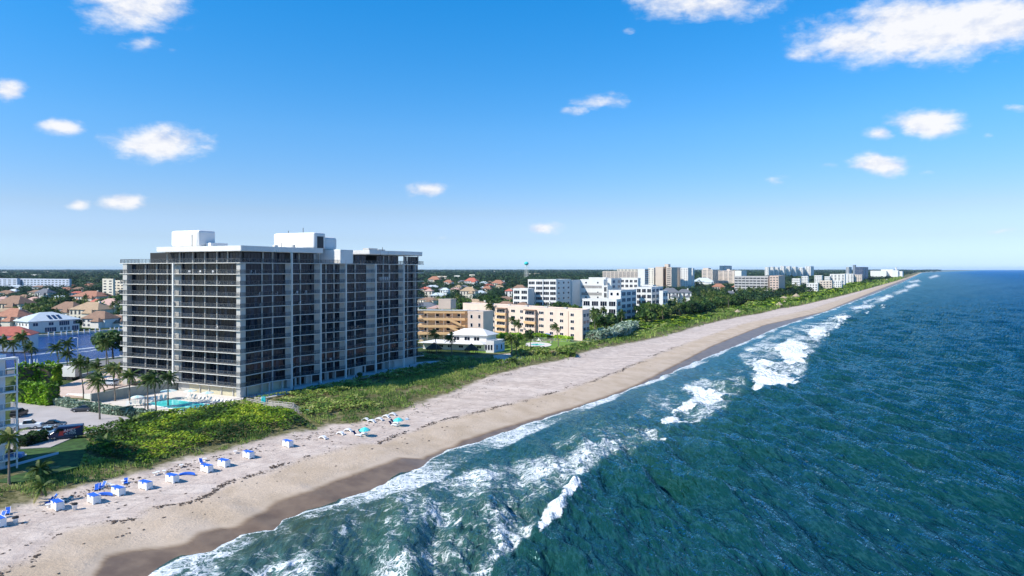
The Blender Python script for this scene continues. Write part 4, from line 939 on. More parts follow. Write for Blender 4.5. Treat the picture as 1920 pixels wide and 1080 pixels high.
for a in (1.6, 5): bh_.window(f3, 'R', a, a+1, 1.0, z3-1, M_GLASS, out=.12)
bh_.done()
# tiki huts
def tiki(px, yb, ytop, wpx, label, mt=M_THATCH, z=4.0, legs=True, grp='thatched huts on the dune'):
    p = at(px, yb, z); sc = p.y/F; Rr = wpx*sc/2; H = (yb-ytop)*sc; e = empty('thatched_hut', p, label, 'hut', grp)
    MB().lathe((0,0,0), [(Rr, H*.36), (Rr*.97, H*.42), (Rr*.62, H*.66), (Rr*.25, H*.88), (.12, H)], 14).build('roof', mt, e)
    if legs:
        for k in range(6):
            t_ = k*math.pi/3+.3; MB().tube([(Rr*.8*math.cos(t_), Rr*.8*math.sin(t_), 0), (Rr*.8*math.cos(t_), Rr*.8*math.sin(t_), H*.42)], .12, 6).build('post', M_BARK, e)
tiki(814, 661, 642, 32, 'dark thatched hut right of the tower foot, left of its twin')
tiki(884, 663, 644, 28, 'dark thatched hut in front of the white beach house')
for (px, yb, yt, wd, lb) in [(1461,575,566,13,'pale thatched hut nearest the beach in the dune grass'),(1471,569,563,7,'tiny pale thatched shelter beside the nearest pale hut'),(1470,562,555,17,'wide pale thatched hut farther up the dune'),(1493,559,550,14,'tall pale thatched hut farthest along the dune'),(1484,560,556,6,'tiny pale thatched shelter left of the tallest pale hut'),(1383,588,580,12,'low brown thatched shelter at the palm grove edge')]:
    tiki(px, yb, yt, wd, lb, M_THATCHL, z=3.6)
# white stepped condominiums
B_ = M_GLASSB
w1 = Bld('white_condominium', 'stepped white condominium with grouped windows, leftmost behind the peach building', 'apartment building', 1043, 500, 3.4)
w1.block(962, 990, 1002, 542, 492, win={'L': (2, .74, .6, M_GLASS)}, parapet=.4, fh=3.75)
w1.block(990, 1018, 1024, 525, 500, win={'L': (2, .82, .6, M_GLASS)}, parapet=.4, fh=3.75)
w1.block(1018, 1043, 1070, 525, 496, win={'L': (2, .84, .6, M_GLASS), 'R': (3, .3, .4, M_GLASS)}, parapet=.4, fh=3.75)
w1.block(1068, 1073, 1088, 526, 516, parapet=.4, fh=3.75); w1.done()
w2 = Bld('white_condominium', 'tall white condominium with grey strips for its shaded open corridors, behind the lower white block', 'apartment building', 1147, 522, 3.4)
f, L, Rr, zt = w2.block(1088, 1132, 1136, 525, 520, win={'L': (2, .14, .35, M_GLASS)}, parapet=.4, fh=3.75)
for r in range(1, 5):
    MB(f).box(-.08, .1, 1.5, L-1, zt-1.0-r*5.4, zt+1.1-r*5.4).build('corridor', mat('corridor shade', (.30,.29,.28), .9, .1), w2.e)  # flat dark strips stand in for the shade inside open corridors
w2.block(1104, 1136, 1141, 521, 540, parapet=.3, fh=3.75)
w2.block(1139, 1146, 1165, 523, 524, parapet=.4, fh=3.75, win={'R': (2, .5, .6, B_)})
w2.block(1163, 1196, 1201, 522, 545, win={'L': (4, .65, .55, M_GLASS)}, parapet=.4, fh=3.75)
w2.block(1131, 1139, 1144, 536, 508, parapet=.3, fh=3.75, win={'L': (1, .6, .8, M_GLASS)}); w2.done()
w3 = Bld('white_condominium', 'white stepped condominium nearest the dune with its ocean side in blue shade', 'apartment building', 1163, 436, 3.6)
w3.block(1092, 1156, 1166, 562, 436, win={'L': (4, .76, .62, M_GLASS), 'R': (1, .5, .6, B_)}, parapet=.3, fh=3.75)
w3.block(1141, 1164, 1193, 545, 446, win={'L': (2, .4, .5, M_GLASS), 'R': (3, .74, .6, B_)}, parapet=.3, fh=3.75)
pass
w3.block(1176, 1184, 1193, 543, 486, win={'R': (1, .7, .6, B_)}, parapet=.3, fh=3.75); w3.done()
w4 = Bld('white_condominium', 'rightmost white condominium with curved blue shaded ocean corner by the palms', 'apartment building', 1228, 494, 3.6)
w4.block(1193, 1222, 1243, 539, 494, win={'L': (3, .74, .62, M_GLASS), 'R': (3, .72, .6, B_)}, parapet=.3, fh=3.75)
w4.block(1236, 1243, 1252, 546, 492, win={'R': (2, .8, .6, B_)}, parapet=.3, fh=3.75)
w4.block(1203, 1224, 1230, 535, 530, parapet=.3, fh=3.75); w4.done()
# far towers
def far(name, label, blocks, mt, group=None, cat='apartment building', Y=1400):
    b0 = blocks[0]; b = Bld(name, label, cat, b0[1], Y, 3.0, group)
    for bl in blocks:
        pxL, pxC, pxR, yt = bl[:4]; dy = bl[4] if len(bl) > 4 else 0; m_ = bl[5] if len(bl) > 5 else mt; wn = bl[6] if len(bl) > 6 else None
        b.block(pxL, pxC, pxR, yt, Y+dy, m_, win=wn, parapet=.8, fh=3.2)
    b.done(); return b
MS = M_TWB; wW = {'L': (2, .5, .45, M_GLASS)}; wR = {'R': (1, .8, .5, B_)}
far('residential_tower', 'white rounded tower left of the beige tower, right of the stepped white blocks', [(1196,1209,1216,505,0,M_WHITE,{'R': (1,.9,.45,B_)})], M_WHITE, Y=1150)
far('residential_tower', 'cream slab tower with a column of small windows left of the beige tower', [(1215,1226,1230,503,0,mat('cream tower', (.72,.67,.58)),{'L': (2,.3,.4,M_GLASS)})], M_WHITE, Y=1200)
far('residential_tower', 'large beige tower with dark window stack and rooftop box', [(1229,1243,1244,501,8,MS),(1244,1248,1249,501,12,M_BROWN,{'L': (1,.8,.5,M_GLASS)}),(1249,1259,1270,502,0,MS,{'L': (1,.72,.5,M_GLASS)}),(1262,1270,1277,502,60,MS),(1246,1253,1257,496,20,MS)], MS, Y=1180)
far('residential_tower', 'white twin tower right of the beige tower', [(1276,1290,1297,503,0,M_WHITE,{'L': (3,.35,.4,M_GLASS)}),(1292,1299,1302,504,30,M_WHITE)], M_WHITE, Y=1220)
MC = mat('rose beige wall', (.64,.54,.46), .9, .05)
far('mid_rise_block', 'rose beige mid rise with banded balconies, left of its twin', [(1316,1336,1347,506,0,MC,{'L': (2,.7,.4,M_GLASS), 'R': (2,.7,.5,B_)}),(1318,1328,1333,503,30,MC)], MC, Y=1700)
far('mid_rise_block', 'wide rose beige mid rise with rooftop box in front of the dark roofed tower', [(1347,1384,1397,508,0,MC,{'L': (4,.7,.4,M_GLASS)}),(1363,1368,1372,505,30,MC),(1378,1390,1400,508,-80,M_WHITE)], MC, Y=1750)
far('residential_tower', 'white tower with dark blue flat crown on the skyline', [(1349,1358,1371,499.5,0,M_WHITE,{'R': (2,.8,.5,B_)}),(1349,1357,1372,498.5,-3,mat('dark blue crown',(.05,.11,.18)))], M_WHITE, Y=2600)
far('long_block', 'long low four storey block with white roof edge and shaded balconies', [(1377,1440,1446,519,0,mat('grey balconies wall',(.45,.44,.43)),{'L': (9,.85,.55,M_GLASS)}),(1377,1441,1446,518,-3,M_WHITE)][:1], MC, Y=900)
far('long_block', 'short salmon four storey block at the right end of the long block', [(1443,1460,1472,518,0,mat('salmon wall',(.62,.47,.38)),{'L': (3,.6,.5,M_GLASS)})], MC, Y=880)
for i, (a, b, c_, yt, lb) in enumerate([(1434,1441,1444,501,'first from the left'),(1444,1450,1453,500.5,'second from the left'),(1453,1459,1462,501.5,'third from the left'),(1463,1470,1473,499,'fourth, tallest and widest'),(1474,1481,1484,499.5,'fifth from the left'),(1485,1492,1496,500.5,'sixth from the left'),(1497,1505,1509,502,'fourth from the right end, lower'),(1510,1520,1526,499.5,'last on the right')]):
    far('skyline_tower', 'pale tower in the far row of beach towers, '+lb, [(a, b, c_, yt, 0, M_WHITE, {'L': (2,.5,.4,M_GLASS)})], M_WHITE, 'far row of pale towers', Y=3400+40*i)
MDB = mat('dark blue cladding', (.03,.07,.16), .5, .1)
far('dark_blue_tower', 'dark blue office like tower on the right skyline', [(1603,1618,1628,501,0,MDB,{'L': (4,.7,.5,M_GLASS), 'R': (2,.7,.5,M_GLASSB)})], MDB, Y=2000)
far('grey_tower', 'slim grey tower left of the dark blue tower', [(1599,1603,1605,497,30,mat('slate wall',(.22,.26,.30)))], M_WHITE, Y=2100)
far('grey_tower', 'paler grey tower pair left of the slim grey tower', [(1586,1592,1597,501,0,mat('pale slate',(.42,.44,.46)),{'L': (2,.5,.5,M_GLASS)})], M_WHITE, Y=2500)
far('hotel_complex', 'long white low hotel with raised centre right of the dark blue tower', [(1632,1662,1664,508,0,M_WHITE),(1652,1675,1678,505.5,20,M_WHITE),(1672,1684,1686,507,0,M_WHITE),(1679,1681,1682,501.5,10,M_WHITE),(1684,1692,1694,509,0,M_WHITE)], M_WHITE, Y=2900)
for i, (a, b, yt, yY, mt, lb) in enumerate([(1485,1500,523,1150,M_WHITE,'left end of the white villas by the dune'),(1503,1515,518.5,1500,M_WHITE,'small white block behind the first villas'),(1527,1541,517,1600,M_WHITE,'white cube behind the dune palms'),(1546,1556,519,1500,M_WHITE,'low white block beside the long white terraces'),(1556,1584,514.5,1500,M_WHITE,'long white terrace block, biggest of the dune villas'),(1576,1600,514,1700,M_WHITE,'rear white terrace block'),(1600,1616,515.5,1700,MC,'rose coloured end block right of white terraces'),(1512,1533,532,1000,M_WHITE,'flat roofed white villa nearest the far dune'),(1537,1560,527,1150,MS,'cream flat villa behind the nearest white one'),(1563,1578,527,1200,M_WHITE,'small white flat villa right of the cream one')]):
    far('beach_villa', lb, [(a, b, b+2, yt, 0, mt, {'L': (4,.5,.5,M_GLASS)})], mt, 'white villas along the far dune', cat='villa', Y=yY)
far('low_block', 'cream banded low rise left of the far white towers', [(1130,1197,1199,509,0,MC,{'L': (9,.85,.5,M_GLASS)})], MC, Y=1900)
far('low_block', 'second cream low rise behind the first banded one', [(1157,1197,1199,504.8,0,M_STUC,{'L': (6,.6,.5,M_GLASS)})], MC, Y=3300)
far('long_block', 'long blue grey three storey block in the trees on the left', [(37,130,134,524,0,mat('blue white wall',(.45,.50,.60)),{'L': (14,.6,.55,M_GLASSB)})], M_WHITE, Y=1150)
far('long_block', 'white roofed three storey block at the left edge', [(-40,32,38,523,0,mat('blue white wall',(.45,.50,.60)),{'L': (8,.6,.55,M_GLASSB)})], M_WHITE, Y=1200)
far('low_block', 'beige low rise partly hidden by the tower balconies', [(192,212,216,524,0,M_STUC,{'L': (2,.5,.5,M_GLASS)}),(205,240,244,527,10,M_STUC,{'L': (5,.6,.5,M_GLASS)})], MC, Y=800)
for i, (a, b, yt) in enumerate([(0,20,506),(22,36,505.5),(40,52,507),(58,76,511),(80,95,505),(100,128,504),(115,140,502.5),(143,168,506),(160,176,501.5),(858,874,502),(1140,1160,503),(922,928,504.5),(955,963,503.5),(880,890,511),(820,838,514),(852,862,513),(984,995,509),(1000,1012,508.5),(1045,1058,503)]):
    far('distant_building', ['pale low building far inland, ','flat roofed building on the far plain, ','white building in the distant trees, '][i % 3]+('left of the tower' if b < 220 else 'right of the tower')+', %s' % ['first','second','third','fourth','fifth','sixth','seventh','eighth','ninth','tenth','eleventh','twelfth','thirteenth','fourteenth','fifteenth','sixteenth','seventeenth','eighteenth','nineteenth'][i], [(a, b, b+1, yt+4, 0, [M_WHITE, M_STUC, MC][i % 3])], M_WHITE, 'low buildings on the far plain', cat='building', Y=F*26/(yt+4-HY))
# water tower
wt = empty('water_tower', atY(987, 3000, 3), 'teal ball shaped water tower on thin legs above the horizon', 'water tower')
zt = zat(494, 3000)-3
MB().lathe((0,0,zt-8), [(1,0),(7,2),(10,6.5),(10,9.5),(7,14),(1,16)], 16).build('tank', M_TEAL, wt, smooth=True)
for k in range(6): t_ = k*math.pi/3; MB().tube([(9*math.cos(t_), 9*math.sin(t_), 0), (7.5*math.cos(t_), 7.5*math.sin(t_), zt-4)], .45, 6).build('leg', M_WHITE, wt)
MB().tube([(0,0,0),(0,0,zt-6)], 1.0, 8).build('riser', M_WHITE, wt)
# building at the left edge, blue of its shade put into the paint
lb = Bld('balcony_building', 'beach building tinted in shade blue with white balconies at the left edge', 'apartment building', 18, 114, 4.0)
MBW = mat('wall paint shade blue', (.66,.70,.74), .7, .05)
f, L, Rr, zt = lb.block(-130, -62, 10, 672, 112, MBW, zb=3.0, parapet=.1)
zt0 = zat(667, 118)-4
for r in range(7):
    z = zt0-.2-r*2.86
    if z < -.5: break
    MB(f).box(-.5, Rr+1.2, -1.5, .1, z-.22, z+(.0 if r else .1)).build('balcony_slab', M_WHITE, lb.e)
    if r:
        q = MB(f); q.box(-.4, Rr+1.1, -1.45, -1.4, z+1.0, z+1.08); q.box(-.4, Rr+1.1, -1.45, -1.42, z+.1, z+.95, 1)
        for a in np.arange(-.4, Rr+1.1, 1.6): q.box(a, a+.07, -1.47, -1.4, z, z+1.05)
        q.build('balcony_railing', [M_WHITE, M_RAILG], lb.e)
        lb.window(f, 'R', 1.0, Rr-1.0, z+.1, z+2.2, M_GLASS)
for a in (-.4, Rr+.9): MB(f).box(a, a+.2, -1.5, -1.3, -.5, zt0-.4).build('column', M_WHITE, lb.e)
MB(f).box(1, 5, .3, 6, zt+.1, zt+1.2).build('rooftop_unit', M_WHITE, lb.e, bevel=.4)
lb.done()
# canal seawalls and dock posts
def stw(s, t, z): x, y = xy(s, t); return (x, y, z)
wall_run('seawall', [stw(90, -338.0, 1.9), stw(CEND, -338.0, 1.9)], 3, 1.4, M_STUC, 'far seawall of the canal in front of the villas')
wall_run('seawall', [stw(110, -198.0, 2.6), stw(CEND, -198.0, 2.6)], 3.4, 1.2, M_WHITE, 'near seawall of the canal beside the street')
k = 0
for px in (91, 102, 115, 125, 136, 147, 158, 168, 179, 187, 207, 215, 223, 231):
    r = (px-960)/F                      # point on the far seawall seen in this column
    Yp = (-336.6+97.2*CN[0]*-1*-1)/(r*CN[0]+CN[1]) if False else (-336.6+P0[0]*CN[0])/(r*CN[0]+CN[1])
    MB().lathe((0,0,0), [(.32,-2.2),(.32,1.9),(.38,1.95),(.38,2.1)], 8).build('dock_piling', M_PLWHITE).location = (r*Yp, Yp, 1.0)
    o = bpy.context.scene.collection.objects[-1]; tag(o, 'white dock piling on the far canal bank before the villas', 'piling', 'white pilings along the far seawall')
for px in (32, 35, 48, 56, 64, 70):
    p = at(px, 692, 1.2); o = MB().lathe((0,0,0), [(.2,-2),(.2,3.4),(.05,3.8)], 8).build('mooring_post', M_PLWHITE); o.location = p; tag(o, 'tall white mooring post in the canal above the clipped hedge', 'post', 'tall white mooring posts in the canal')
for px in (104, 184, 168): 
    p = at(px, 690 if px == 104 else 683, 2.6); o = MB().lathe((0,0,0), [(.35,-1),(.35,1.3),(.4,1.35),(.4,1.5)], 8).build('dock_piling', M_PLWHITE); o.location = p; tag(o, 'short white piling on the near seawall by the street', 'piling', 'white pilings on the near seawall')
# ---------------------------------------------------------------- plants
def quads_from(C, Nn, size, rs, up=.5, asp=1.0):
    """square leaf clumps at centres C with random orientation, biased to face up"""
    n = len(C); d = rs.randn(n, 3); d /= np.linalg.norm(d, axis=1)[:,None]; d[:,2] = np.abs(d[:,2])+up
    if Nn is not None: d = d*.6+Nn
    d /= np.linalg.norm(d, axis=1)[:,None]
    r = rs.randn(n, 3); a = np.cross(d, r); a /= np.linalg.norm(a, axis=1)[:,None]; b = np.cross(d, a)
    s = (size*(.6+.8*rs.rand(n)))[:,None] if hasattr(size, '__len__') else (size*(.6+.8*rs.rand(n)))[:,None]
    V = np.stack([C-a*s*asp-b*s*.15, C-b*s-a*s*.1, C+a*s*asp+b*s*.15, C+b*s+a*s*.1], 1).reshape(-1, 3)
    return V, np.arange(n*4).reshape(n, 4)
def broad_tree_mesh(seed, h=9.0, w=4.6, nc=16, per=95, lsize=.42):
    rs = np.random.RandomState(seed); C = []; N = []; RN = []
    cl = []
    for i in range(nc):
        a = rs.rand()*6.28; rr = w*.78*math.sqrt(rs.rand()); z = h*(.42+.5*rs.rand())*(1-.25*(rr/w)**2); r = w*(.26+.22*rs.rand())
        c = np.array([rr*math.cos(a), rr*math.sin(a), z]); cl.append((c, r))
        d = rs.randn(per, 3); d /= np.linalg.norm(d, axis=1)[:,None]
        p = c+d*r*np.array([1, 1, .72])*(.75+.3*rs.rand(per,1)); C.append(p); N.append(d); RN.append(np.clip(.5+.3*rs.randn()+rs.randn(per)*.22, 0, 1))
    C = np.concatenate(C); N = np.concatenate(N); V, Q = quads_from(C, N, lsize, rs)
    cr = npmesh('crown', V, Q, L_TREE, attrs={'rnd': ('FACE', np.concatenate(RN))}, link=False).data
    t = MB(); t.tube([(0,0,-.3),(.1,0,h*.25),(.05,.1,h*.5)], [.32,.24,.16], 7)
    for c, r in cl[:7]: t.tube([(.08,.05,h*.3+rs.rand()*h*.15), tuple(c*.6+np.array([0,0,h*.15])), tuple(c)], [.15,.1,.04], 5)
    tk = t.build('trunk', M_BARK); me = tk.data; bpy.data.objects.remove(tk); return me, cr
def palm_mesh(seed, h, lean=(0,0), wind=1.0, nf=20, fl=2.9, sparse=0):
    rs = np.random.RandomState(seed)
    t = MB(); pts = [(lean[0]*h*(q**1.6), lean[1]*h*(q**1.6), h*q-.3*(q == 0)) for q in np.linspace(0, 1, 8)]
    t.tube(pts, [.24,.19,.165,.15,.145,.14,.14,.16], 7)
    tk = t.build('trunk', M_PBARK); tme = tk.data; bpy.data.objects.remove(tk)
    top = Vector(pts[-1]); V = []; Q = []; RN = []
    W = Vector((-.95, .30, 0))*wind
    for i in range(nf):
        az = i*2.399+rs.rand()*.5; e0 = 1.25-1.75*(i/nf)+rs.randn()*.12; L = fl*(.8+.35*rs.rand()); dead = i/nf > .86
        d = Vector((math.cos(az)*math.cos(e0), math.sin(az)*math.cos(e0), math.sin(e0)))
        p = top.copy(); ns = 11; rn = (.95 if dead else .25+.5*rs.rand()*(1-.3*i/nf)); prev = None
        for k in range(ns):
            q = k/ns; step = L/ns
            d = (d+Vector((0,0,-.115-.10*q))+W*(.055+.07*q)).normalized()
            side = d.cross(Vector((0,0,1))); side = side.normalized() if side.length > .1 else Vector((1,0,0))
            upv = side.cross(d)
            n2 = p+d*step; wr = .035
            b = len(V); V += [tuple(p-side*wr), tuple(p+side*wr), tuple(n2+side*wr), tuple(n2-side*wr)]; Q.append((b,b+1,b+2,b+3)); RN.append(min(1, rn+.25))
            if k > 0:
                ll = L*.27*math.sin(math.pi*min(.98, q*.9+.14))**.7
                for sg in (-1, 1):
                    for j in range(2):
                        o_ = p+d*(step*(.25+.5*j)); dr = (side*sg*.9+d*.55+Vector((0,0,-.45-.35*rs.rand()))+W*.22).normalized(); tip = o_+dr*ll*(.85+.3*rs.rand()); wd = d*(.075)
                        mid = o_.lerp(tip, .5)+Vector((0,0,.05*ll))
                        b = len(V); V += [tuple(o_-wd), tuple(o_+wd), tuple(mid+wd*1.1), tuple(tip)]; Q.append((b,b+1,b+2,b+3)); RN.append(min(1, max(0, rn+rs.randn()*.1)))
            p = n2
    for k in range(5):      # short hub of leaf bases and nuts
        a = k*1.3; c = top+Vector((.16*math.cos(a), .16*math.sin(a), -.12)); b = len(V); s_ = .14
        V += [tuple(c+Vector((-s_,0,-s_))), tuple(c+Vector((s_,0,-s_))), tuple(c+Vector((s_,0,s_))), tuple(c+Vector((-s_,0,s_)))]; Q.append((b,b+1,b+2,b+3)); RN.append(.8)
    cr = npmesh('crown', V, Q, L_PALM, attrs={'rnd': ('FACE', RN)}, link=False).data
    return tme, cr
def plant(kind, loc, meshes, label, cat, group, rz=0, sc=1.0, names=('trunk', 'crown'), scz=None):
    e = bpy.data.objects.new(kind, None); COL.objects.link(e); e.location = loc; e.rotation_euler = (0, 0, rz); e.scale = (sc, sc, scz or sc); tag(e, label, cat, group)
    for nm, me in zip(names, meshes):
        o = bpy.data.objects.new(nm, me); COL.objects.link(o); o.parent = e
    return e
# -- dune cover: leaf clumps whose size grows with distance from the camera side
def in_poly(px, py, P):
    return poly_d(px, py, P) > 0
def scatter(n, s0, s1, tfun0, width, rs):
    s = s0+(s1-s0)*rs.rand(n); t = tfun0(s)-width*rs.rand(n); X, Y = xy(s, t); return s, t, X, Y
THICK = [[(150,812),(186,790),(232,783),(300,778),(350,778),(420,770),(470,768),(520,775),(575,784),(618,797),(600,808),(540,816),(480,830),(430,846),(360,868),(300,872),(180,862),(150,856)]]
def canopy(X, Y):
    """height of the shrub cover (m) and its type 0 vine 1 sea grape 2 scrub 3 grass"""
    s, t = st(X, Y); ev = e_veg(s); d = ev-t                       # metres inland from the vegetation edge
    px = 960+F*X/Y; py = HY+F*(CZ-3.6)/Y
    n = fbm(X/7.0, Y/7.0, 3, 51); n2 = fbm(X/2.2, Y/2.2, 3, 61)
    typ = np.full(X.shape, 2); h = .5+1.3*n*np.clip(d/8, .1, 1)
    near = Y < 150
    th = in_poly(px, py, THICK[0]) & (px < 640)
    typ = np.where((px < 330) & (py > 845) & ~th, 0, typ); h = np.where((px < 330) & (py > 845) & ~th, .35+.35*n, h)
    typ = np.where(th, 1, typ); h = np.where(th, (.8+1.5*n)*np.clip(d/6, .25, 1), h)
    farz = Y > 330
    typ = np.where(farz & (fbm(s/30., t/12., 3, 71) > .44), 1, typ)
    grass = (d < 4.5+7*fbm(s/9., t/9., 2, 81)) | ((Y > 175) & (Y < 330) & (fbm(s/22., t/10., 2, 91) > .42) & (d < 24))
    typ = np.where(grass & ~th, 3, typ); h = np.where(typ == 3, .5+.4*n, h)
    typ = np.where(grass & th & (d < 3), 3, typ)
    return s, t, d, h*(.75+.5*n2), typ
def occupied(X, Y):
    """places with paving or buildings on the dune side"""
    u = ((X-TX)*V1-(Y-TY)*V0)/(U0*V1-U1*V0); v = (-(X-TX)*U1+(Y-TY)*U0)/(U0*V1-U1*V0)
    b = (u > -1) & (u < ULAST+10) & (v > -5.6)
    px = 960+F*X/Y; py = HY+F*(CZ-4.1)/Y
    b |= in_poly(px, py, [(200,700),(480,700),(482,749),(440,758),(346,776),(300,780),(262,769),(200,757)])
    b |= in_poly(px, py, [(10,752),(100,756),(180,768),(262,781),(240,797),(150,816),(95,840),(0,845)])
    b |= in_poly(px, py, [(95,838),(150,815),(168,832),(148,876),(60,898),(40,905),(-90,925),(-90,850)])
    b |= in_poly(px, py, [(462,749),(505,756),(550,762),(572,779),(625,790),(660,797),(655,801),(600,792),(560,781),(535,768),(500,765),(468,757)])
    b |= in_poly(px, py, [(940,660),(1010,655),(1020,664),(990,672),(930,672)]) & False
    b |= in_poly(px, py, [(925,664),(985,658),(1018,668),(965,672),(945,678),(925,672)])
    b |= in_poly(px, py, [(985,635),(1110,636),(1060,650),(1040,655),(985,652)])
    b |= in_poly(px, py, [(800,650),(945,650),(975,662),(900,674),(800,668)])
    return b
OUT = {0: [], 1: [], 2: [], 3: []}
rs = np.random.RandomState(77)
def emit(s0, s1, width, lsz, cover):
    area_ = (s1-s0)*width; n = int(area_*cover/(lsz*lsz*2.0))
    s = s0+(s1-s0)*rs.rand(n); t = e_veg(s)+2.2-width*rs.rand(n); X, Y = xy(s, t)
    k = (Y > 60) & (X/Y > -.86) & (X/Y < .8); X, Y = X[k], Y[k]
    s, t, d, h, typ = canopy(X, Y); k = ~occupied(X, Y) & ((d > .5) | ((rs.rand(len(X)) < .8) & (fbm(s/1.6, t/1.6, 2, 39) > .60))); 
    k &= ~((d < 6) & (fbm(s/2.5, t/2.5, 3, 33) < .60-.045*d)); k &= ~((typ >= 2) & (fbm(s/6., t/4., 3, 37) < .33))
    X, Y, h, typ, d = X[k], Y[k], h[k], typ[k], d[k]
    Z = ground(X, Y)+h*(1-.55*rs.rand(len(X))**2)
    for ty in range(4):
        q = typ == ty
        OUT[ty].append((np.stack([X[q], Y[q], Z[q]], -1), np.full(q.sum(), lsz), h[q]))
for (s0, s1, wd, ls, cv) in [(70,112,34,.20,1.5),(112,150,38,.22,1.5),(150,190,42,.26,1.45),(190,250,44,.31,1.4),(250,340,52,.42,1.3),(340,480,60,.62,1.3),(480,700,62,.95,1.3),(700,1100,60,1.6,1.3),(1100,1800,58,2.8,1.2),(1800,3200,70,5.0,1.2)]:
    emit(s0, s1, wd, ls, cv)
for ty, (nm, mt, lb) in {0: ('vine_ground_cover', L_VINE, 'yellow green dune vines'), 1: ('sea_grape_thicket', L_SEAG, 'bright green sea grape shrubs'), 2: ('dune_scrub', L_SCRUB, 'mixed low dune scrub'), 3: ('dune_grass', L_GRASS, 'pale dune grass along the sand')}.items():
    C = np.concatenate([a for a, b, c in OUT[ty]]); sz = np.concatenate([b for a, b, c in OUT[ty]])
    if ty == 3:      # blades: tall thin leaning quads
        n = len(C); a = rs.rand(n)*6.28; dx = np.stack([np.cos(a), np.sin(a), np.zeros(n)], -1)*(sz*.38)[:,None]; ln = rs.randn(n, 3)*.35+np.array([-.25,.05,1.0]); ln /= np.linalg.norm(ln, axis=1)[:,None]
        hgt = (np.maximum(sz*1.9, .5)*(.6+.7*rs.rand(n)))[:,None]; C = C-np.array([0,0,.25])
        V = np.stack([C-dx, C+dx, C+ln*hgt+dx*.3, C+ln*hgt-dx*.3], 1).reshape(-1, 3); Q = np.arange(n*4).reshape(n, 4)
    else: V, Q = quads_from(C, None, sz, rs, up=1.0)
    rn = np.clip(.5+.25*rs.randn(len(Q)), 0, 1)
    tag(npmesh(nm, V, Q, mt, attrs={'rnd': ('FACE', rn)}), lb, kind='stuff')
# -- hedges
def hedge(pts, z, h, wd, lsz, mt, label, base=None, rnd=.0):
    P = [Vector((p[0], p[1], 0)) for p in pts]; C = []; N = []; r2 = np.random.RandomState(len(label)); core = MB(); o = P[0]
    for a, b in zip(P, P[1:]):
        d = b-a; L = d.length; d.normalize(); nn = Vector((-d.y, d.x, 0))
        n = int((L*h*2+L*wd+wd*h*2)/(lsz*lsz)*1.5)
        u = r2.rand(n)*L; f = r2.rand(n); per = 2*h+wd; x = f*per
        off = np.where(x < h, -wd/2, np.where(x < h+wd, x-h-wd/2, wd/2)); zz = np.where(x < h, x, np.where(x < h+wd, h, per-x))
        e_ = r2.rand(n) < (wd*h*2)/(L*per); off = np.where(e_, (r2.rand(n)-.5)*wd, off); zz = np.where(e_, r2.rand(n)*h, zz); u = np.where(e_, np.where(r2.rand(n) < .5, 0, L), u)
        lump = 1+rnd*(fbm(u/1.8, off*.6+zz*.7, 3, 5)-.5)
        zz = zz*lump+r2.randn(n)*lsz*.25; off = off*lump+r2.randn(n)*lsz*.25
        X = a.x-o.x+d.x*u+nn.x*off; Yv = a.y-o.y+d.y*u+nn.y*off; C.append(np.stack([X, Yv, zz], -1))
        q = [a-o-nn*wd*.42, b-o-nn*wd*.42, b-o+nn*wd*.42, a-o+nn*wd*.42]
        core.add([(v.x, v.y, 0) for v in q]+[(v.x, v.y, h*.9) for v in q], [(3,2,1,0),(4,5,6,7),(0,1,5,4),(1,2,6,5),(2,3,7,6),(3,0,4,7)])
    C = np.concatenate(C); V, Q = quads_from(C, None, lsz, r2, up=.3)
    e = empty('hedge', (o.x, o.y, z), label, 'hedge')
    npmesh('foliage', V, Q, mt, e, attrs={'rnd': ('FACE', np.clip(.5+.25*r2.randn(len(Q)), 0, 1))}); core.build('branches', M_BARK, e)
hedge([at(34, 752, 4), at(100, 760, 4)], 4.0, 5.0, 3.0, .32, L_HEDGE, 'tall clipped bright green hedge at the back edge of the parking lot', rnd=.25)
hedge([at(32, 730, 4), at(72, 727, 4), at(108, 726, 4)], 4.0, 6.8, 5.5, .42, L_HEDGE, 'big rounded bright green shrub mass behind the clipped hedge', rnd=.7)
hedge([at(104, 758, 4), at(160, 768, 4), at(215, 777, 4), at(285, 784, 4)], 3.9, 1.7, 2.2, .22, L_SILVER, 'low silvery green hedge in front of the cream garden wall', rnd=.6)
hedge([at(38, 838, 4), at(80, 826, 4)], 3.9, 1.9, 2.4, .22, L_TREE, 'dark shaded hedge in front of the parked trucks', rnd=.5)
hedge([at(1002, 633, 4), at(1028, 636, 4)], 3.9, 2.2, 2.2, .4, L_HEDGE, 'clipped hedge at the left foot of the peach condominium')
hedge([at(1042, 637, 4), at(1072, 641, 4)], 3.9, 2.2, 2.2, .4, L_HEDGE, 'clipped hedge at the right foot of the peach condominium')
hedge([at(935, 640, 4), at(975, 638, 4)], 3.9, 3.4, 4, .45, L_HEDGE, 'bright green hedge between white beach house and peach condominium', rnd=.5)
hedge([at(1112, 640, 4), at(1160, 632, 4), at(1185, 618, 4)], 3.6, 4.5, 7, .6, L_SILVER, 'grey green shrub mass right of the peach condominium', rnd=.9)
hedge([at(960, 668, 3.8), at(1075, 666, 3.8)], 3.4, 2.2, 6, .45, L_SCRUB, 'dark green shrub belt before the small pool', rnd=.9)
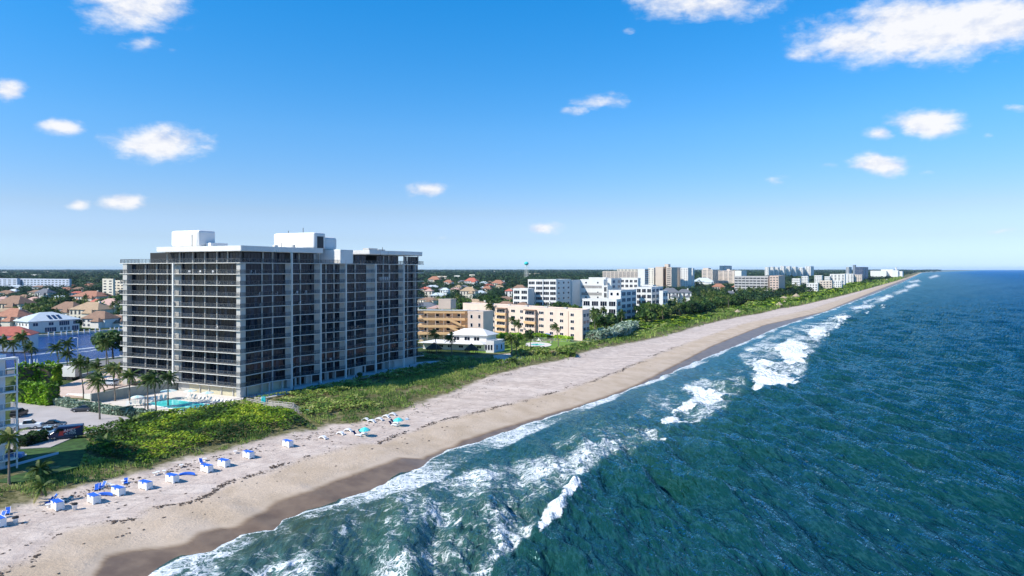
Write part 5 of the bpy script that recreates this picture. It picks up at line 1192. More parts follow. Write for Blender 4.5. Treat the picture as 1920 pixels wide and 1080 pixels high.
# -- palms
PV = [palm_mesh(100+i, h, ln, 1.75, 27, 3.1) for i, (h, ln) in enumerate([(8.5, (-.10, .02)), (7.2, (-.02, .03)), (9.5, (-.16, 0)), (6.0, (-.05, -.03))])]
PH = [8.5, 7.2, 9.5, 6.0]
def palm_at(px, yb, yc, label, group='coconut palms around the pool', z=4.0, v=None, fs=1.0, Y=None):
    p = at(px, yb, z) if Y is None else atY(px, Y, z); want = (yb-yc)/F*p.y if Y is None else zat(yc, Y)-z
    i = v if v is not None else min(range(4), key=lambda q: abs(PH[q]-want)); sc = want/PH[i]
    return plant('palm_tree', p, PV[i], label, 'palm tree', group, rz=RS.uniform(-.3, .3), sc=fs*1.0, scz=sc) if .7 < sc/fs < 1.45 else plant('palm_tree', p, PV[i], label, 'palm tree', group, rz=RS.uniform(-.3, .3), sc=sc)
for (px, yb, yc, lb) in [(187,787,716,'windblown palm standing before the silver hedge, above the dark car'),(157,747,682,'slim palm at the white corner wall, left of the pool'),(216,753,694,'palm behind the cream wall, left of the pool furniture'),(243,756,704,'palm at the left corner of the pool deck'),
    (277,768,712,'palm leaning over the left end of the pool'),(293,777,711,'curved trunk palm at the near left corner of the pool'),(315,762,708,'rightmost pool palm with its trunk before the water'),(34,812,733,'tall palm in front of the left balcony building'),
    (186,742,706,'bushy low palm behind the cream wall at the driveway'),(17,905,822,'palm growing before the ground floor of the left building')]:
    palm_at(px, yb, yc, lb)
for (px, yb, yc, lb) in [(12,705,640,'palm farthest left on the near canal bank'),(30,705,645,'second palm from the left on the near canal bank'),(50,700,632,'leafy palm above the clipped hedge'),(62,702,652,'palm right of the leafy one above the clipped hedge'),
    (113,712,652,'palm with dark trunk beside the white truck'),(126,706,664,'shorter palm right of the truck palm'),(133,706,645,'palm behind the two truck palms'),(199,686,645,'thin palm against the blue canal'),(204,697,640,'straight pale trunk palm against the blue canal'),
    (150,712,678,'bushy palm beside the street wall'),(165,712,682,'windswept palm on the street verge'),(184,718,685,'palm on the verge nearest the tower'),(225,722,692,'palm at the tower side of the driveway')]:
    palm_at(px, yb, yc, lb, 'palms between street and canal')
for (px, yb, yc, lb) in [(819,664,626,'palm beside the left dark hut'),(847,664,634,'smaller palm between the two dark huts'),(924,622,574,'tall windblown palm before the peach condominium wall'),(960,672,634,'large leaning palm at the sandy path'),(969,668,641,'second trunk of the leaning palm pair at the sandy path'),(995,655,628,'palm beside the small pool'),
    (1047,651,614,'windblown palm in front of the peach wall windows'),(973,632,608,'slim palm between stacked balconies'),(966,630,600,'thin palm left of the slim palm'),(1126,612,585,'palm right of the peach condominium'),(1136,606,580,'palm before the nearest white condominium'),(1118,615,592,'bushy palm at the right end of the peach condominium'),(1168,612,590,'brownish palm at the corner of the nearest white condominium')]:
    palm_at(px, yb, yc, lb, 'palms around the beach houses', fs=1.1 if px not in (960,) else 1.3)
# young palms and shrubs in the foreground
YP = palm_mesh(140, 1.0, (0, 0), .25, 15, 2.2)
for (px, yb, sc, lb) in [(74,893,1.25,'young palm with pale drooping fronds on the vines'),(79,925,1.1,'lower young palm in the foreground vines'),(199,845,1.3,'fan leaved palm in the middle of the thicket'),(316,785,.9,'spiky shrub palm at the near edge of the pool'),(250,800,1.2,'spiky dark shrub at the end of the silver hedge'),(232,803,1.0,'spiky shrub left of the dark one'),(962,683,1.4,'spiky shrub below the leaning palm')]:
    p = at(px, yb, 3.9); plant('shrub_palm', p, YP, lb, 'shrub palm', 'low palm shrubs on the dune', rz=RS.uniform(0, 6), sc=sc)
# -- trees inland
TV = [broad_tree_mesh(200+i, h, w_, nc) for i, (h, w_, nc) in enumerate([(8.5, 4.6, 15), (10, 5.4, 18), (7, 4.8, 13), (9.0, 6.0, 18)])]
PF = [palm_mesh(300+i, h, (-.05, .02), .7, 16, 3.2) for i, h in enumerate((8.0, 10.0, 6.5))]
rs = np.random.RandomState(9)
def blocked(px, Y):
    py = HY+F*(CZ-3)/Y
    for a, b, hy, yb in house_boxes:
        if a-2 < px < b+2 and hy*.86 < Y < hy+14: return True
    s, t = st((px-960)/F*Y, Y)
    if CANAL[0]-9 < t < CANAL[1]+8 and s < CEND+4: return True
    if -186 < t < -166 and Y < 700: return True
    if t > -66: return True
    for (a, b, y0, y1) in [(215, 800, 150, 262), (-30, 330, 150, 240), (786, 1112, 250, 400), (800, 950, 230, 300), (955, 1092, 485, 525), (1088, 1205, 430, 560), (1190, 1256, 486, 540),
                           (1190, 1305, 1130, 1260), (1314, 1402, 1660, 1800), (1375, 1475, 870, 930), (1300, 1342, 1100, 1260), (-50, 140, 1130, 1215), (190, 246, 780, 815), (1092, 1205, 395, 432)]:
        if a < px < b and y0 < Y < y1: return True
    return False
def zone(px, Y):
    if px < 225: return ('in the villa gardens left of the tower', 'trees and palms left of the tower')
    if px < 1000: return ('among the villas between the tower and the white condominiums', 'trees behind the peach condominium')
    return ('near the beach villas right of the white condominiums', 'trees among the beach villas')
def tree_at(px, Y, forcepalm=None):
    x = (px-960)/F*Y; z = gz(x, Y); zn, gr = zone(px, Y); isp = (rs.rand() < .42) if forcepalm is None else forcepalm
    if isp:
        m_ = PF[rs.randint(3)]; plant('palm_tree', (x, Y, z), m_, 'dark feathery palm '+zn, 'palm tree', gr+', palms', rz=rs.rand()*.8, sc=.85+.45*rs.rand())
    else:
        m_ = TV[rs.randint(4)]; plant('broadleaf_tree', (x, Y, z), m_, 'rounded dark green tree '+zn, 'tree', gr+', broadleaf', rz=rs.rand()*6.28, sc=.75+.55*rs.rand())
nt_ = {True: 0, False: 0}; used = []
FARP = []
tries = 0
while tries < 26000:
    tries += 1
    Y = 265*(1250/265.)**(rs.rand()**.85); px = rs.uniform(-40, 1640)
    if px > 1000 and Y < 360: continue
    if 225 < px < 785 and Y < 1500: continue
    if blocked(px, Y): continue
    x = (px-960)/F*Y
    dmin = 4.6+Y*.0035
    if any((x-a)**2+(Y-b)**2 < dmin*dmin for a, b in used): continue
    used.append((x, Y)); FARP.append((px, Y))
    if len(used) > 1900: break
FARP.sort(key=lambda q: q[1])
near_t = FARP[:440]; rest_t = FARP[470:]
for px, Y in near_t: tree_at(px, Y)
# dense palm grove behind the dune on the right
used2 = []
for i in range(2600):
    s = 390+760*rs.rand()**1.3; t = rs.uniform(-125, -66)+(-8 if s > 600 else 0); X, Y = xy(s, t); px = 960+F*X/Y
    if px < 1254 or px > 1600: continue
    if any(a-2 < px < b+2 and hy*.82 < Y < hy+12 for a, b, hy, yb in house_boxes): continue
    d = 5.0+Y*.0035
    if any((X-a)**2+(Y-b)**2 < d*d for a, b in used2): continue
    used2.append((X, Y))
    if len(used2) < 190: tree_at(px, Y, rs.rand() < .72)
    else: rest_t.append((px, Y))
# -- everything farther: one wooded mass
rs = np.random.RandomState(19); C = []; N_ = []; SZ = []; RN = []
def crown_pts(x, y, z, w_, h_, n, ls):
    d = rs.randn(n, 3); d[:,2] = np.abs(d[:,2]); d /= np.linalg.norm(d, axis=1)[:,None]
    p = np.stack([x+d[:,0]*w_, y+d[:,1]*w_, z+h_*.35+d[:,2]*h_*.65*(.8+.3*rs.rand(n))], -1)
    C.append(p); N_.append(d); SZ.append(np.full(n, ls)); RN.append(np.clip(.5+.24*rs.randn()+.15*rs.randn(n), 0, 1))
for px, Y in rest_t:
    x = (px-960)/F*Y; crown_pts(x, Y, gz(x, Y), 4.2+1.8*rs.rand(), 7.5+3*rs.rand(), 90, .75)
for Y0, Y1, n, w_, h_, k in [(900, 1500, 1500, 6.0, 8.5, 60), (1500, 2600, 1900, 9, 9.5, 50), (2600, 4500, 1900, 15, 10.5, 44), (4500, 8000, 1600, 26, 12, 40), (8000, 15000, 1200, 55, 15, 36), (15000, 30000, 700, 130, 20, 30)]:
    m_ = 0
    while m_ < n:
        Y = math.sqrt(rs.uniform(Y0**2, Y1**2)); px = rs.uniform(-120, 1760)
        x = (px-960)/F*Y; s, t = st(x, Y)
        if t > (-80 if s < 1800 else (float(e_veg(s))-28-.010*Y*0)) or CANAL[0]-9 < t < CANAL[1]+8 and s < CEND: 
            if rs.rand() < .02: m_ += 1
            continue
        m_ += 1
        if any(a < px < b and y0 < Y < y1 for a, b, y0, y1 in [(1190, 1305, 900, 1260), (1314, 1402, 1380, 1800), (1375, 1475, 760, 930), (1434, 1530, 3000, 3700), (1603, 1630, 1700, 2050), (1632, 1694, 2500, 2960), (1484, 1618, 1000, 1720), (1130, 1199, 1600, 1950)]): continue
        crown_pts(x, Y, gz(x, Y), w_*(.7+.7*rs.rand()), h_*(.75+.5*rs.rand()), k, w_*.17)
C = np.concatenate(C); V, Q = quads_from(C, np.concatenate(N_), np.concatenate(SZ), rs)
tag(npmesh('distant_woods', V, Q, L_WOOD, attrs={'rnd': ('FACE', np.concatenate(RN))}), 'dark green wooded plain reaching the horizon', kind='stuff')
# ---------------------------------------------------------------- beach things
def ang(s_dir=0): return math.atan2(CN[1], CN[0])+s_dir
def gp(px, py, z=2.2):
    p = at(px, py, z)
    for _ in range(4): p = at(px, py, gz(p.x, p.y))
    return p
# cabanas: white boxes on short legs with a blue cover
def cabana(loc, label, rz):
    e = empty('beach_cabana', loc, label, 'cabana', 'white blue topped cabana boxes along the beach', rz)
    L, W, H = 1.05, .55, 1.15
    for y in (-W, W-.06):
        mb = MB(); mb.prism([(0,0),(.3,0),(.4,.13),(1.7,.13),(1.8,0),(2.1,0),(2.1,1.2),(0,1.2)], 0, .06)
        o = MB(lambda a, b, c, y=y: (a-L, y+c, b)).prism([(0,0),(.3,0),(.4,.13),(1.7,.13),(1.8,0),(2.1,0),(2.1,1.2),(0,1.2)], 0, .06); o.build('side_panel', M_PLWHITE, e)
    for x in (-L, L-.06):
        MB(lambda a, b, c, x=x: (x+c, a-W+.06, b)).prism([(0,0),(.2,0),(.28,.13),(.7,.13),(.78,0),(.98,0),(.98,1.2),(0,1.2)], 0, .06).build('end_panel', M_PLWHITE, e)
    t_ = MB().box(-L-.02, L+.02, -W-.02, W*.75, 1.201, 1.27); t_.box(-.1, .25, -W-.05, -W-.02, .95, 1.26); t_.build('cover', M_BLUE, e, bevel=.02)
    MB().box(-L, L, W*.75+.02, W, 1.201, 1.25).build('lid', M_PLWHITE, e)
    return e
nth = ['nearest the left edge', 'second from the left, beside the leaning chairs', 'third from the left, next to the trash bin', 'fourth from the left, touching the blue canopy', 'fifth from the left', 'sixth from the left, with a canopy on its right', 'seventh from the left', 'eighth from the left', 'ninth, second last toward the tower', 'last one, closest to the white loungers']
for (px, py), lb_ in zip([(-2,986),(108,954),(176,942),(222,927),(273,916),(323,903),(388,884),(420,874),(466,858),(540,837)], nth):
    cabana(gp(px, py), 'white blue topped cabana box, '+lb_, ang()+RS.uniform(-.12, .08))
def canopy_arc(px, py, label, rz):
    e = empty('folded_canopy', gp(px, py), label, 'canopy', rz=rz)
    mb = MB(); n = 12
    for k in range(n):
        a0, a1 = math.pi*(.08+.84*k/n), math.pi*(.08+.84*(k+1)/n)
        w0, w1 = .12+.26*math.sin(math.pi*k/n), .12+.26*math.sin(math.pi*(k+1)/n); Rr = 1.35
        p = lambda a, r, z: (r*math.cos(a), r*math.sin(a)*.55, z)
        mb.add([p(a0,Rr-w0,.12),p(a0,Rr+w0,.04),p(a1,Rr+w1,.04),p(a1,Rr-w1,.12),p(a0,Rr-w0,.12+w0),p(a0,Rr+w0,.12+w0),p(a1,Rr+w1,.12+w1),p(a1,Rr-w1,.12+w1)], [(3,2,1,0),(4,5,6,7),(0,1,5,4),(1,2,6,5),(2,3,7,6),(3,0,4,7)])
    mb.build('fabric', M_BLUE, e, smooth=False)
    MB().tube([(1.2*math.cos(a), .7*math.sin(a), .12) for a in np.linspace(.2, 2.9, 9)], .035, 6).build('frame', M_NAVY, e)
canopy_arc(192, 932, 'crescent of blue canopy fabric lying right of the third cabana box', .1)
canopy_arc(349, 893, 'crescent of blue canopy fabric lying right of the sixth cabana box', .1)
def sling_chair(loc, label, rz, fold=.9):
    e = empty('sling_chair', loc, label, 'chair', 'blue sling chairs piled at the dune edge', rz)
    c, s = math.cos(fold), math.sin(fold)
    f_ = lambda a, b, z: (a, b*c-z*s, b*s+z*c+.05)
    MB(f_).box(-.28, .28, 0, 1.0, 0, .03).build('backrest', M_BLUE, e); MB(lambda a, b, z: (a, -b, z+.22)).box(-.28, .28, 0, .5, 0, .03).build('seat', M_BLUE, e)
    for x in (-.31, .27):
        m_ = MB(f_); m_.box(x, x+.05, -.25, 1.1, -.02, .05); m_.build('frame', M_PLWHITE, e)
    for x in (-.31, .27): MB().box(x, x+.05, -.5, .1, 0, .22).build('leg', M_PLWHITE, e)
for i, (px, py, lb_) in enumerate([(3,972,'left most in front of the dune'),(14,964,'beside the left most'),(92,944,'left one of the pair behind the second cabana'),(99,938,'right one of the pair behind the second cabana'),(186,917,'nearer the third cabana'),(192,914,'behind the other, by the small round tables'),(181,919,'lowest in the pile by the small tables'),(236,907,'single one by the white table'),(378,869,'half hidden in the dune edge debris')]):
    sling_chair(gp(px, py), 'blue and white sling chair, '+lb_, RS.uniform(-.6, .9))
def side_table(px, py, lb_):
    e = empty('side_table', gp(px, py), lb_, 'table', 'small white beach tables')
    MB().lathe((0,0,0), [(.36,.42),(.38,.44),(.38,.47),(.34,.48)], 14).build('table_top', M_PLWHITE, e); MB().lathe((0,0,0), [(.2,0),(.05,.1),(.05,.42)], 8).build('leg', M_PLWHITE, e)
for px, py, lb_ in [(90,951,'small round white table left of the second cabana'),(105,943,'small round white table behind the second cabana'),(114,944,'small white table at the right shoulder of the second cabana'),(204,912,'small round white table by the sling chair pile'),(211,914,'small round white table just behind the fourth cabana'),(231,906,'small white table beside the single sling chair'),(290,891,'small white table at the dune foot'),(296,889,'second small white table at the dune foot'),(308,887,'white table on the sand behind the sixth cabana'),(340,876,'white side table in the dune debris'),(384,864,'white side table beside the half hidden chair'),(441,850,'lone white table at the grass edge')]:
    side_table(px, py, lb_)
def bin_(px, py, lb_):
    e = empty('trash_bin', gp(px, py), lb_, 'trash bin', 'white beach bins with dark lids')
    MB().lathe((0,0,0), [(.30,0),(.36,.8),(.37,.82)], 14).build('body', M_PLWHITE, e, smooth=True); MB().lathe((0,0,0), [(.40,.80),(.42,.86),(.38,1.02),(.2,1.08)], 14).build('lid', M_BLACK, e)
bin_(140, 956, 'white trash bin with black lid between second and third cabana'); bin_(29, 982, 'white trash bin with black lid near the left edge')
def beach_lounger(loc, label, rz, stacked, group):
    e = empty('beach_lounger', loc, label, 'lounger', group, rz)
    if stacked:   # moulded shells, arched, piled upside down
        n = 9; pr = [(-1.0+2.0*k/n, .30+.42*math.sin(math.pi*min(1, k/n*1.08))*(1 if k < n-1 else .6)) for k in range(n+1)]
        mb = MB()
        for (x0, z0), (x1, z1) in zip(pr, pr[1:]):
            mb.add([(x0,-.38,z0-.22),(x1,-.38,z1-.22),(x1,.38,z1-.22),(x0,.38,z0-.22),(x0,-.38,z0),(x1,-.38,z1),(x1,.38,z1),(x0,.38,z0)], [(3,2,1,0),(4,5,6,7),(0,1,5,4),(1,2,6,5),(2,3,7,6),(3,0,4,7)])
        mb.build('shell', M_PLWHITE, e)
        for x in (-.95, .85):
            for y in (-.36, .28): MB().box(x, x+.09, y, y+.08, 0, .2).build('leg', M_PLWHITE, e)
        MB().box(.25, .85, -.26, .26, .56, .62).build('cushion', M_NAVY, e).rotation_euler = (0, R(22), 0)
    else:
        MB().box(-.55, 1.0, -.33, .33, .28, .36).build('seat', M_PLWHITE, e); MB().box(-.5, .95, -.28, .28, .361, .43).build('cushion', M_PLWHITE, e)
        b = MB(lambda a, y, z: (-.55-a*.62-z*.7, y, .32+a*.75+z*-.1)).box(0, 1.0, -.33, .33, 0, .08); b.build('backrest', M_NAVY, e)
        for x in (-.5, .9):
            for y in (-.3, .24): MB().box(x, x+.06, y, y+.06, 0, .28).build('leg', M_PLWHITE, e)
for px, py, lb_ in [(606,823,'nearest to the last cabana box'),(639,815,'second of the near group of three'),(653,809,'third of the near group, at the path end'),(686,789,'leftmost of the far group, tilted'),(697,792,'second of the far group'),(711,788,'third of the far group'),(724,783,'fourth of the far group'),(736,779,'last of the far group behind the umbrella')]:
    beach_lounger(gp(px, py), 'stacked white moulded loungers on the sand, '+lb_, ang()+RS.uniform(-.2, .3), True, 'stacked white loungers at the dune foot')
for px, py, lb_ in [(671,818,'left of the pair under the nearer teal umbrella'),(681,815,'right of the pair under the nearer teal umbrella'),(738,799,'single, beside the farther teal umbrella'),(741,795,'behind the single lounger at the farther teal umbrella')]:
    beach_lounger(gp(px, py), 'white lounger with navy backrest, '+lb_, ang()+.1, False, 'loungers under the teal umbrellas')
def umbrella(loc, label, Rr, h, tilt=0, mats=(M_TEAL, M_TEAL2), name='beach_umbrella', group=None, drop=.5, n=8):
    e = empty(name, loc, label, 'umbrella', group); e.rotation_euler = (tilt, 0, 0)
    MB().tube([(0,0,0),(0,0,h)], .035, 6).build('pole', M_PLWHITE, e)
    mb = MB()
    for k in range(n):
        a0, a1 = 2*math.pi*k/n, 2*math.pi*(k+1)/n; am = (a0+a1)/2; q = lambda r, a, z: (r*math.cos(a), r*math.sin(a), z)
        pr = [(0, h), (Rr*.5, h-drop*.3), (Rr*.85, h-drop*.72), (Rr, h-drop)]
        for (r0, z0), (r1, z1) in zip(pr, pr[1:]):
            if r0 == 0: mb.add([q(0,0,z0), q(r1,a0,z1), q(r1*.97,am,z1-.02), q(r1,a1,z1)], [(0,1,2,3),(3,2,1,0)], k % 2)
            else: mb.add([q(r0,a0,z0), q(r1,a0,z1), q(r1*.96,am,z1+.03), q(r1,a1,z1), q(r0,a1,z0), q(r0*.97,am,z0)], [(0,1,2,5),(5,2,3,4)], k % 2)
    mb.build('canopy', list(mats), e)
    rb = MB()
    for k in range(n): a = 2*math.pi*k/n; rb.tube([(0,0,h-.35),(Rr*.6*math.cos(a), Rr*.6*math.sin(a), h-drop*.45)], .012, 4)
    rb.build('ribs', M_PLWHITE, e); return e
umbrella(gp(684, 818), 'open teal umbrella on the beach, nearer one over two loungers', 1.25, 2.0, .0, group='teal beach umbrellas', drop=.75)
umbrella(gp(747, 799), 'open teal umbrella on the beach, farther one by the grass', 1.25, 2.0, .0, group='teal beach umbrellas', drop=.75)
e = empty('cooler', gp(763, 787), 'small grey blue cooler box on the sand right of the farther umbrella', 'cooler'); MB().box(-.35,.35,-.22,.22,0,.36).build('body', M_BLUEW, e, bevel=.03); MB().box(-.37,.37,-.24,.24,.361,.43).build('lid', M_PLWHITE, e)
# pool furniture
for px, py, wp, lb_ in [(316,745,15,'pale teal square umbrella left of the pool chairs'),(258,757,12,'pale teal umbrella at the left end of the pool furniture'),(357,745,12,'pale teal and white umbrella in front of the beige wall, left of the two'),(389,749,11.5,'pale teal and white umbrella in front of the beige wall, right of the two')]:
    p = at(px, py+3, 4.2); umbrella(p, lb_, wp/F*p.y*1.0, 2.5, mats=(mat('pale teal', (.45,.68,.66)), mat('cream canvas', (.75,.76,.72))), name='patio_umbrella', group='pale umbrellas around the pool', drop=.45)
PLC = mat('cream plastic', (.74,.72,.66), .5, .04)
def pool_lounger(loc, label, rz, up=1):
    e = empty('pool_lounger', loc, label, 'lounger', 'cream loungers around the pool', rz)
    MB().box(-.5, 1.1, -.3, .3, .28, .36).build('seat', PLC, e)
    MB(lambda a, y, z: (-.5-a*.55, y, .32+a*.8+z)).box(0, 1.0, -.3, .3, 0, .08).build('backrest', PLC, e)
    for x in (-.45, 1.0):
        for y in (-.28, .22): MB().box(x, x+.06, y, y+.06, 0, .28).build('leg', PLC, e)
TA = math.atan2(-U1, -U0)
k = 0
OW = ['first','second','third','fourth','fifth','sixth','seventh','eighth','ninth','tenth','eleventh','twelfth','thirteenth','fourteenth','fifteenth']
for px in (347, 354, 361, 369, 376, 383, 390, 397, 403, 410, 417, 424, 430):
    y = 744.5+(px-347)*.145+3; pool_lounger(at(px, y, 4.16), 'cream pool lounger against the beige tower wall, %s from the left' % OW[k], TA); k += 1
for i in range(9):
    px = 352+i*9.5; y = 771-(px-350)*.178; pool_lounger(at(px, y, 4.16), 'cream pool lounger in the near row by the fence, %s from the left' % OW[i], math.atan2(.4, -.9))
for i, (px, py) in enumerate([(238,762),(246,761),(254,760.5),(262,760),(270,758),(284,754),(292,752.5),(300,751),(308,750),(303,748)]):
    pool_lounger(at(px, py, 4.16), 'cream lounger on the left side of the pool, %s from the left' % OW[i], TA+RS.uniform(.6, 1.2))
lp_ = lambda px, y0, y1, z, lb_: None
def lamp_post(px, yb, yt, z, label, m=M_WHITE, arm=0):
    p = at(px, yb, z); h = (yb-yt)/F*p.y; e = empty('lamp_post', p, label, 'lamp post')
    MB().tube([(0,0,0),(0,0,h)], [.14,.08], 8).build('pole', m, e)
    if arm: MB().tube([(0,0,h),(-arm*.6,0,h+.25),(-arm,0,h+.2)], .05, 6).build('arm', m, e)
    MB().box(-arm-.35, -arm+.15, -.15, .15, h+.02, h+.18).build('lamp_head', m, e, bevel=.03)
lamp_post(146, 706, 634, 3.9, 'tall white lamp post before the blue canal', arm=1.0)
lamp_post(272, 780, 742, 4.1, 'short dark lamp post at the pool corner between palms', M_BLACK)
# turquoise towel board, person? signs by the boardwalk
e = empty('stacked_kayaks', at(494, 761, 4.3), 'upright turquoise kayaks leaning at the boardwalk rail', 'kayak')
for i in range(3):
    MB(lambda a, b, z, i=i: (a*.3+i*.34-.3+z*.06, b*.18-i*.05, z)).prism([(1*math.cos(q), 1*math.sin(q)) for q in np.linspace(0, 6.283, 11)[:-1]], 0, .1).build('hull', M_TEAL, e) if False else MB().lathe((i*.36-.35, 0, 0), [(.05,0),(.17,.5),(.2,1.2),(.17,1.9),(.03,2.5)], 10).build('hull', M_TEAL, e, smooth=True)
e = empty('bicycle_rack', at(512, 768, 4.2), 'dark metal rack beside the boardwalk stairs', 'rack')
for i in range(4): MB().tube([(i*.8,0,0),(i*.8,0,.9),(i*.8+.5,0,.9),(i*.8+.5,0,0)], .04, 6).build('hoop', M_BLACK, e)
e = empty('sign_board', gp(576, 777), 'small green sign on a post at the foot of the boardwalk stairs', 'sign'); MB().box(-.04,.04,-.04,.04,0,1.2).build('post', M_WOODG, e); MB().box(-.4,.4,-.07,-.045,.75,1.25).build('panel', mat('sign green', (.12,.28,.24)), e)
e = empty('planter', Vector((TX, TY, 4.03))+Vector(tf(upx(658), -3.4, 0)), 'dark round planter with a clipped bush on the tower walkway', 'planter'); MB().lathe((0,0,0), [(.5,0),(.7,.7),(.72,.75)], 12).build('pot', M_BLACK, e)
r2 = np.random.RandomState(4); d = r2.randn(260, 3); d /= np.linalg.norm(d, axis=1)[:,None]; V, Q = quads_from(d*np.array([.85,.85,.6])+np.array([0,0,1.1]), d, .16, r2); npmesh('bush', V, Q, L_TREE, e, attrs={'rnd': ('FACE', r2.rand(len(Q)))})
for i, px in enumerate((550, 598, 667, 728, 768, 795)):
    p = Vector((TX, TY, 4.03))+Vector(tf(upx(px, -4.2), -4.2, 0)); e = empty('bollard_light', p, 'dark bollard light on the edge of the tower walkway, %s from the pool' % OW[i], 'bollard', 'bollards along the tower walkway')
    MB().lathe((0,0,0), [(.14,0),(.14,1.0),(.10,1.05)], 8).build('post', M_BLACK, e); MB().lathe((0,0,0), [(.17,.88),(.17,1.12),(.05,1.2)], 8).build('cap', M_FRAME, e)
# second small pool
pe2 = empty('swimming_pool', at(1008, 646, 4.1), 'small oval pool on a white terrace in front of the peach condominium', 'pool')
s0 = pe2.location.y/F
MB().prism([(26*s0*math.cos(q), 26*s0*math.sin(q)*1.6) for q in np.linspace(0, 6.283, 25)[:-1]], -.8, .02).build('terrace', M_DECK, pe2)
MB().prism([(13*s0*math.cos(q), 13*s0*math.sin(q)*1.3) for q in np.linspace(0, 6.283, 25)[:-1]], -.1, .05).build('water', M_POOLW, pe2)
umbrella(at(1025, 634, 4.1), 'bright blue umbrella beside the small pool', 2.3, 2.4, mats=(M_BLUE, M_BLUE), name='patio_umbrella', drop=.6)
fence([at(1000, 636, 4.1), at(1108, 644, 4.1), at(1160, 634, 4.1)], 3.9, 1.3, 'pale metal fence around the small pool lawn', m=mat('pale green metal', (.42,.50,.46)), n_per=3)
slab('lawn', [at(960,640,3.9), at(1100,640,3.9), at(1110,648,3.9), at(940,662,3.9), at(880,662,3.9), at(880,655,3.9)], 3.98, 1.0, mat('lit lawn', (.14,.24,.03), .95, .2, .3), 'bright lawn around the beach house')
slab('sand_path', [at(925,667,3.9), at(980,660,3.9), at(1018,664,3.9), at(965,676,3.9), at(940,682,3.9), at(922,676,3.9)], 4.0, 1.0, mat('path sand', (.56,.47,.41), .95, .1, .5), 'sandy beach access path')
for i, (px, py) in enumerate([(1008,640),(1014,641),(1020,641),(1000,641),(1034,643)]): pool_lounger(at(px, py, 4.13), 'white lounger beside the small pool, %s one' % OW[i], TA+i)
slab('pool_terrace', [atY(1196,420,3.7), atY(1222,420,3.7), atY(1224,440,3.7), atY(1198,444,3.7)], 3.9, .8, M_DECK, 'white terrace at the foot of the white condominiums')
fence([at(1195, 617, 3.6), at(1222, 622, 3.4)], 3.6, 1.4, 'weathered zigzag fence in the dune before the white condominium', m=M_WOODG, n_per=2.5)
# lifeguard and distant beach bits
lg = empty('lifeguard_tower', gp(1663, 527), 'tiny white lifeguard tower far down the beach', 'lifeguard tower')
MB().box(-1.5,1.5,-1.5,1.5,2.5,4.6).build('cabin', M_WHITE, lg); rr_ = MB(); hip(rr_, -1.5,1.5,-1.5,1.5,4.61,1.2); rr_.build('roof', M_WHITE, lg)
for x in (-1.3, 1.1):
    for y in (-1.3, 1.1): MB().box(x, x+.2, y, y+.2, 0, 2.5).build('leg', M_WOODG, lg)
